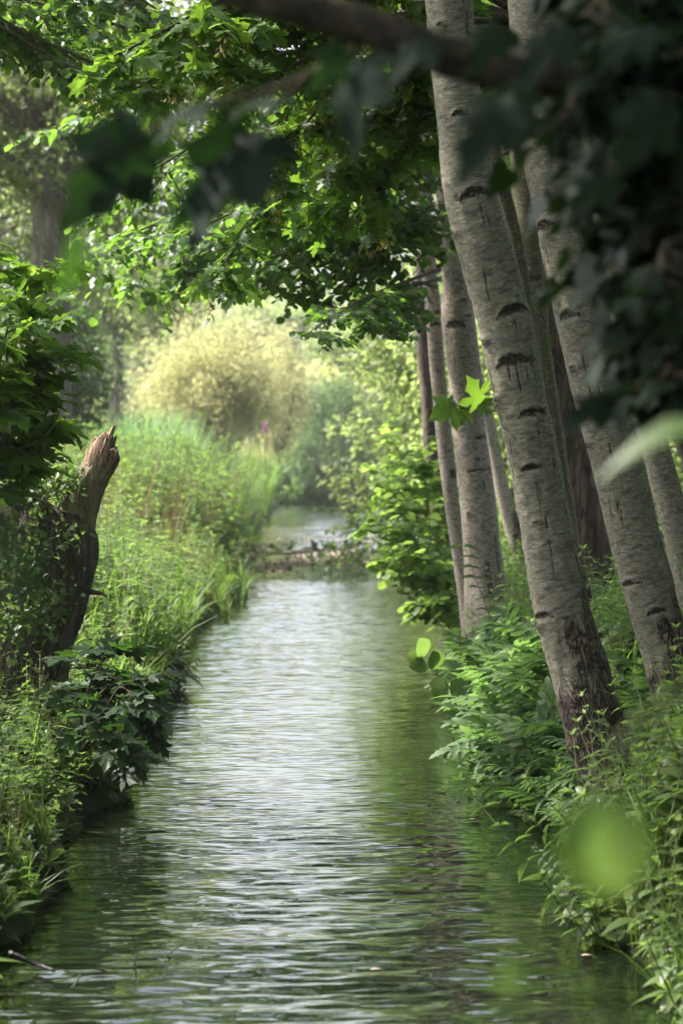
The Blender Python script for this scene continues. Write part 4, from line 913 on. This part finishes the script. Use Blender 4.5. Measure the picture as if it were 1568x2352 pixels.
# rounded grey-green bush at the end of the reach
g = lambda dx, Y: (float(at(dx, 1000, Y)[0]), Y, float(max(0.05, ground(at(dx, 1000, Y)[0], Y))))
bush('willow_bush', 'rounded grey-green willow bush over the dark end of the river', (float(at(765, 1150, 124)[0]), 124, .1), (2.7, 2.4, 3.2), LEAF_WILLOW, M['greywillow'], .24, 260, .5, 70, M['bark_dark'], zc=3.3)
bush('sallow_bush', 'dark low growth under the rounded bush where the river bends away', (at(700, 1150, 126)[0], 126, .2), (7.5, 2.5, 1.5), LEAF_SMALL, M['alder'], .25, 260, .6, 60, M['bark_dark'], zc=.7)
bush('willow_bush', 'pale yellow-green bush left of the rounded grey bush', at(640, 1060, 112), (1.2, 2, 2.8), LEAF_WILLOW, M['willow'], .28, 110, .6, 60, M['bark_dark'], zc=2.8)
bush('elder_bush', 'dark low bush under the left trees behind the stump', g(110, 62), (1.4, 1.6, 2.2), LEAF_SMALL, M['fardark'], .17, 150, .5, 60, M['bark_dark'], zc=3.2)
bush('hazel_bush', 'mid green bush right of the river in front of the far trees', g(1030, 72), (1.5, 2, 2.0), LEAF_SMALL, M['lime'], .18, 170, .5, 60, M['bark_dark'], zc=3.2)
bush('hazel_bush', 'green bush behind the slim pale trunk on the right bank', g(1060, 55), (2.6, 2, 3.0), LEAF_SMALL, M['far'], .16, 170, .5, 60, M['bark_dark'], zc=3.0)
bush('hazel_bush', 'bush filling the gap behind the thickest leaning trunk', g(1230, 45), (2.4, 2, 2.6), LEAF_SMALL, M['far'], .14, 170, .45, 60, M['bark_dark'], zc=2.6)
bush('hazel_bush', 'leafy bush behind the trunks at the right edge', g(1450, 34), (2.4, 2, 2.4), LEAF_SMALL, M['far'], .12, 190, .4, 60, M['bark_dark'], zc=2.4)
for (x_, y_, lb_) in ((5.2, 9, 'unseen holly bush added to darken the right, beside the nearest bank'), (5.6, 13.5, 'unseen holly bush added to darken the right, level with the thickest trunk'), (6.4, 18.5, 'unseen holly bush added to darken the right, past the edge trunks'), (3.6, 5.0, 'unseen holly bush added to block light beside the ivy tree'), (-4.8, 6, 'unseen holly bush added to block light on the left bank')):  # unseen bushes put in to block ambient light near the banks
    bush('shade_holly_bush', lb_, (x_, y_, float(ground(x_, y_))), (1.7, 2.3, 3.2), LEAF_SMALL, M['alder'], .12, 260, .45, 46, M['bark_dark'], zc=3.0)
# far trees: trunk and lumpy crown
def far_tree(name, label, dx, Y, H, cr, T, mat, ls, nc, cl, nl, tr=.35, group=None, dy_lean=0, low=.35, pale=M['bark_far'], extra=()):
    p = at(dx, 1000, Y); z = float(ground(p[0], Y)); root = thing(name, label, 'tree', (float(p[0]), Y, z), group)
    w = Acc(); C = spline(np.array([[p[0], Y, z - .3, tr], [p[0] + dy_lean * .4, Y, z + H * .4, tr * .85], [p[0] + dy_lean, Y, z + H * .75, tr * .55], [p[0] + dy_lean, Y, z + H * .95, .05]]), 8)
    tube(w, C[:, :3], C[:, 3], 14)
    c = np.array([p[0] + dy_lean, Y, z + H * (1 + low) / 2]); rz_ = H * (1 - low) / 2
    a = Acc(); lw = w; nb = 6 + int(H / 3); subs = blob_pts(c, (cr * .75, cr * .75, rz_ * .85), nb, .2, .3)
    for sb in subs:
        k = nc // nb; pts = blob_pts(sb, (cr * .5, cr * .5, rz_ * .34), k, .4, .2); clumps(a, T, pts, cl, nl, ls, tint=(.1, .9))
        i = np.argmin(np.abs(C[:, 2] - (sb[2] - 1))); i = min(i, len(C) - 6); limbs_to(lw, C[i, :3], pts[:3], tr * .3)
    for ex in extra: pts = blob_pts(ex[0], ex[1], ex[2], .3, .2); clumps(a, T, pts, cl, nl, ls); limbs_to(lw, C[len(C) // 2, :3], pts[:2], tr * .2)
    part_of(root, a.build('crown', mat)); part_of(root, w.build('trunk', pale)); return root
far_tree('poplar_tree', 'tall tree with a thick pale trunk behind the leaves at upper left', 118, 52, 17, 4.4, LEAF_SMALL, M['far'], .17, 560, .7, 60, .42, low=.22)
far_tree('ash_tree', 'yellow-green tree between the pale trunk and the pollard willow', 270, 96, 11.5, 3.8, LEAF_SMALL, M['far'], .2, 420, .7, 60, .25, low=.10)
far_tree('ash_tree', 'low pale yellow-green tree behind the pollard willow and the grey bush', 690, 175, 9.5, 4.6, LEAF_SMALL, M['willow'], .4, 260, 1.0, 50, .25, low=.05)
far_tree('ash_tree', 'broad green tree right of the pollard willow, beyond the river', 1010, 150, 11.5, 3.6, LEAF_SMALL, M['lime'], .26, 300, .9, 60, .3, low=.12)
far_tree('ash_tree', 'dense green tree beyond the slim pale trunk', 1100, 62, 15, 4.0, LEAF_SMALL, M['fardark'], .2, 380, .8, 60, .3, low=.15)
far_tree('ash_tree', 'dark green tree filling the sky behind the thickest trunk', 1270, 50, 14, 3.6, LEAF_SMALL, M['fardark'], .17, 420, .75, 60, .3, low=.12)
far_tree('ash_tree', 'dark tree behind the trunks at the right edge', 1480, 42, 14, 3.8, LEAF_SMALL, M['fardark'], .16, 420, .75, 60, .3, low=.10)
far_tree('ash_tree', 'leafy tree at the left edge behind the dark sapling', -60, 66, 13, 3.6, LEAF_SMALL, M['far'], .19, 300, .75, 60, .3, low=.12)
for x_, Y_, lb_ in ((7.0, 9, 'unseen dense tree added to darken the right, beside the nearest bank'), (7.6, 15, 'unseen dense tree added to darken the right, level with the second leaning trunk'), (9.0, 22, 'unseen dense tree added to darken the right, beyond the leaning trunks'), (5.5, 3, 'unseen dense tree added as shade, right of the ivy tree')):  # unseen trees put in to darken the right sides of the trunks
    far_tree('ash_tree', lb_, (341 + x_ * F / Y_) / S, Y_, 11, 2.8, LEAF_SMALL, M['fardark'], .14, 420, .6, 50, .2, low=.05)
# far row on the rising ground
for i in range(16):
    dx = -500 + i * 170 + rng.uniform(-40, 40); Y = 215 + rng.uniform(0, 60)
    far_tree('far_tree', 'pale green tree in the hazy row at the foot of the far rise', dx, Y, rng.uniform(9, 12.5), 6, LEAF_SMALL, M['far'], .6, 170, 1.5, 40, .3, low=.08, group='far row of pale trees')
# woods that close the view to both sides and behind the far row
a = Acc(); n = 900; X = rng.uniform(-150, 150, n); YY = rng.uniform(300, 460, n); pts = np.stack([X, YY, ground(X, YY) + rng.uniform(0, 9, n)], -1); clumps(a, LEAF_SMALL, pts, 3.6, 40, 1.5)
tag(a.build('far_woods', M['far']), 'pale wooded rise beyond the willow, trees merging into one mass', 'woods', kind='stuff')

# ================================================================== NEAR TREE, IVY AND OUT-OF-FOCUS LEAVES
nt_root = thing('ivy_covered_tree', 'dark ivy-wrapped tree close by at upper right, its bare limb crossing the top', 'tree', tuple(at(1700, 2000, 5.2)))
nt_root.location.z = .5
w = Acc(); base = at(2050, 2300, 5.2); base[2] = .3
TP = spline(np.array([[*base, .26], [*at(1900, 1500, 5.2), .2], [*at(1700, 800, 5.1), .17], [*at(1610, 250, 5.0), .16], [*at(1560, -200, 5.0), .15], [*at(1500, -900, 5.0), .12], [*at(1450, -2200, 5.2), .05]]), 8)
tube(w, TP[:, :3], TP[:, 3], 20); part_of(nt_root, w.build('trunk', M['bark_dark']))
w = Acc(); B = spline(np.array([[*at(1600, 240, 5.0), .05], [*at(1320, 190, 4.7), .042], [*at(1050, 135, 4.5), .05 * .85], [*at(880, 75, 4.4), .040], [*at(700, 22, 4.3), .035], [*at(520, -20, 4.2), .03], [*at(350, -70, 4.1), .02]]), 8)
B[:, 3] *= .85
tube(w, B[:, :3], B[:, 3], 14); part_of(nt_root, w.build('limb', M['bark_dark']))
iv = Acc(); n = 4200; k = rng.integers(0, len(TP), n); zz = TP[k, :3] + rng.normal(0, .02, (n, 3)); th = rng.random(n) * 6.28; rad = TP[k, 3] + rng.exponential(.045, n) + .02
P = zz + np.stack([np.cos(th) * rad, np.sin(th) * rad, rng.uniform(-.12, .12, n)], -1)
ok = P[:, 2] > 2 + (462 - 420) / F * 5; P = P[ok]; th = th[ok]; n = len(P)
iv.tmpl(LEAF_IVY, P, rot_from(np.stack([np.cos(th) * .5, np.sin(th) * .5, np.full(n, -.8)], -1) + rng.normal(0, .3, (n, 3)), np.stack([np.cos(th), np.sin(th), np.full(n, .4)], -1) + rng.normal(0, .3, (n, 3))), rng.uniform(.05, .085, n), rng.random(n))
part_of(nt_root, iv.build('ivy', M['ivy']))
# leaves of the near tree: hand-placed big blurred ones and a dark mass at upper right
sp = Spray()
def bigleaf(q, e, Y, nrm=(.2, -.8, .6), s_=1.05):
    a_ = at(*q, Y); b_ = at(*e, Y - .03); sp.p.append(a_); sp.a.append(b_ - a_); sp.n.append(np.array(nrm)); sp.s.append(np.linalg.norm(b_ - a_) * s_)
for q, e, Y, nm in [((330, 300), (160, 500), 4.3, (.55, -.65, .55)), ((310, 340), (240, 520), 4.35, (.9, -.5, .1)), ((480, 228), (345, 275), 4.3, (.0, -.25, 1)), ((600, 300), (385, 500), 4.3, (-.5, -.7, .5)), ((580, 310), (450, 525), 4.35, (.7, -.7, .2)),
                    ((650, 215), (500, 240), 4.3, (.0, -.2, 1)), ((790, 110), (735, 200), 3.9, (.6, -.6, .5)), ((830, 130), (765, 330), 3.9, (-.6, -.6, .3)),
                    ((1000, 80), (880, 150), 4.0, (.1, -.5, .9)), ((1200, 200), (1080, 330), 4.1, (.3, -.6, .8)), ((1180, 230), (1040, 370), 4.0, (.2, -.5, .8)),
                    ((1300, 60), (1180, 170), 4.2, (.1, -.5, .8)),
                    ((1500, 60), (1360, 120), 4.2, (.2, -.5, .9)), ((1520, 230), (1430, 380), 4.1, (.4, -.6, .7)), ((1150, 60), (1090, 150), 4.1, (.4, -.6, .7)),
                    ((1400, 400), (1300, 480), 4.2, (.2, -.6, .7))]:
    bigleaf(q, e, Y, nm)
for P_ in [[(880, 75, 4.4), (780, 130, 4.38), (640, 200, 4.35), (480, 240, 4.33), (335, 300, 4.3)], [(700, 180, 4.36), (640, 240, 4.34), (600, 300, 4.3)], [(1320, 190, 4.7), (1300, 260, 4.2), (1200, 330, 4.1)], [(1500, 220, 4.9), (1430, 330, 4.3), (1400, 420, 4.2)], [(1050, 135, 4.5), (1000, 100, 4.05)]]:
    Q = spline(np.array([at(*p) for p in P_]), 5); tube(sp.w, Q, np.linspace(.007, .003, len(Q)), 6)
for a_, b_ in [((1560, 0, 5), (1330, 40, 4.6)), ((1580, 120, 5), (1450, 220, 4.5)), ((1620, 420, 5), (1520, 640, 4.6)), ((1600, 60, 5), (1430, 150, 4.5)), ((1640, 500, 5), (1540, 840, 4.7))]:
    sp.limb(seg(at(*a_), at(*b_), .05), .012, .004, 6, .18, 3, .12, 5, .08, .6, start=.1)
LEAF_NEAR = fan([(0, 0), (.16, -.10), (.40, -.06), (.34, .10), (.42, .20), (.60, .42), (.44, .46), (.36, .54), (.22, .50), (.28, .72), (.15, .80), (0, 1.06)], .26, .75, .10)
LEAF_NEAR['v'][:, 0] *= .78
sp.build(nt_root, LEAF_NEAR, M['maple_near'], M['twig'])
# crown overhead, out of view, its blobs placed to shade the near leaves
cr_ = Acc()
for c, r_, nc in (((1.6, 5.5, 6.8), (2.6, 3.2, 1.8), 170), ((2.4, 3.0, 5.0), (2.2, 2.6, 1.8), 200), ((0, 10.5, 8.2), (2.2, 2.6, 1.2), 120), ((.2, 2.0, 6.0), (2.8, 2.4, 1.2), 120), ((-1.8, 3.4, 6.6), (2.0, 2.4, 1.2), 80), ((3.0, 7.5, 6.2), (1.6, 2.4, 1.8), 90), ((-1.3, 6.2, 6.4), (2.4, 2.6, 1.1), 150), ((.8, 8.5, 7.2), (2.2, 2.2, 1.2), 90), ((0, -1.5, 5.), (3.5, 2, 2), 150)):
    clumps(cr_, LEAF_SMALL, blob_pts(c, r_, nc), .45, 44, .14)
part_of(nt_root, cr_.build('crown', M['alder']))

# near saplings just out of view that carry the soft green leaves low in the frame
def near_sprig(label, stem, leaves, mat, T=LEAF_BROAD):
    pts = [at(*p) for p in stem]; root = thing('leafy_sprig', label, 'sprig', tuple(pts[0])); sp = Spray(); Q = spline(np.array(pts), 5); tube(sp.w, Q, np.linspace(.006, .0015, len(Q)), 6)
    for q, e, Y, nm, s_ in leaves:
        a_ = at(*q, Y); b_ = at(*e, Y - .02); sp.p.append(a_); sp.a.append(b_ - a_); sp.n.append(np.array(nm)); sp.s.append(np.linalg.norm(b_ - a_) * s_)
    sp.build(root, T, mat, M['stem'], name='stem', tint=(.3, .6)); return root
near_sprig('large soft green leaf hanging close by in front of the thickest trunk foot', [(1760, 1500, 2.5), (1600, 1560, 2.2), (1450, 1680, 2.0), (1380, 1800, 2.0)],
           [((1340, 1800), (1400, 2040), 2.0, (-.2, -1, .2), .95), ((1400, 1830), (1430, 2020), 1.98, (.3, -1, .2), 1.0), ((1340, 1890), (1310, 1960), 2.0, (0, -1, .2), 1.)], M['lime'], LEAF_ALDER)
near_sprig('small soft green leaf close by, low over the water at lower right', [(1500, 2700, 2.4), (1300, 2450, 2.2), (1170, 2290, 2.1)], [((1165, 2285), (1180, 2215), 2.1, (.1, -1, .1), 1.0)], M['herb'])
near_sprig('long soft green blade close by, pointing left at the right edge', [(1800, 960, 3.0), (1600, 985, 2.9)], [((1630, 975), (1365, 1020), 2.9, (0, -.4, 1), 1.0)], M['herb'], LEAF_LANCE)
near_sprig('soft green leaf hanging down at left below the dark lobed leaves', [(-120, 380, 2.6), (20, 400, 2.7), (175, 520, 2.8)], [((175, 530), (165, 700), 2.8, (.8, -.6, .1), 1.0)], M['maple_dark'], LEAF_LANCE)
near_sprig('very blurred pale leaf close by in front of the broken stump', [(-260, 900, 1.5), (-120, 1050, 1.4), (-60, 1150, 1.35)], [((-90, 1120), (100, 1330), 1.0, (.2, -.4, 1), 1.0)], M['ivy'], LEAF_BROAD)

# haze: one closed box of pale even air
HZ = bpy.data.materials.new('pale_air'); HZ.use_nodes = True; nt = HZ.node_tree; nt.nodes.clear(); ho = nt.nodes.new('ShaderNodeOutputMaterial'); hv = nt.nodes.new('ShaderNodeVolumePrincipled')
hv.inputs['Color'].default_value = (.95, .97, .92, 1); hv.inputs['Density'].default_value = .00035; hv.inputs['Anisotropy'].default_value = .35; nt.links.new(hv.outputs[0], ho.inputs['Volume'])
a = Acc(); x0, x1, y0, y1, z0, z1 = -505, 505, -40, 565, -2, 40
a.add([(x, y, z) for z in (z0, z1) for y in (y0, y1) for x in (x0, x1)], [0, 2, 3, 1, 4, 5, 7, 6, 0, 1, 5, 4, 2, 6, 7, 3, 0, 4, 6, 2, 1, 3, 7, 5], [4] * 6, 0, 0)
tag(a.build('haze', HZ, smooth=False), 'thin pale summer haze over the far bank', 'haze', kind='stuff')
# ================================================================== LIGHT
EL, AZ = R(52), R(-72)        # azimuth from +Y towards +X
world = bpy.data.worlds.new('World'); sc.world = world; world.use_nodes = True; nt = world.node_tree
bg = nt.nodes['Background']; sky = nt.nodes.new('ShaderNodeTexSky'); sky.sky_type = 'NISHITA'; sky.sun_disc = False; sky.sun_elevation = EL; sky.sun_rotation = AZ
sky.air_density = 1.0; sky.dust_density = 4.0; sky.ozone_density = 1.0
hs = nt.nodes.new('ShaderNodeHueSaturation'); hs.inputs['Saturation'].default_value = .55; nt.links.new(sky.outputs[0], hs.inputs['Color']); nt.links.new(hs.outputs[0], bg.inputs[0]); bg.inputs[1].default_value = .15
sd = bpy.data.lights.new('sun', 'SUN'); sd.energy = 5.0; sd.angle = R(.8); sd.color = (1, .95, .85); so = bpy.data.objects.new('sun', sd); COL.objects.link(so)
v = Vector((math.sin(AZ) * math.cos(EL), math.cos(AZ) * math.cos(EL), math.sin(EL))); so.rotation_euler = v.to_track_quat('Z', 'Y').to_euler(); so.location = (0, 0, 30)

sc.render.engine = 'CYCLES'
cy = sc.cycles; cy.max_bounces = 6; cy.diffuse_bounces = 3; cy.glossy_bounces = 3; cy.transmission_bounces = 3; cy.transparent_max_bounces = 4; cy.caustics_reflective = False; cy.caustics_refractive = False
cy.volume_bounces = 0; cy.use_denoising = True; cy.use_adaptive_sampling = True; cy.adaptive_threshold = .02
cy.sample_clamp_indirect = 8
sc.view_settings.view_transform = 'Standard'; sc.view_settings.look = 'None'; sc.view_settings.exposure = 1.68; sc.view_settings.gamma = 1
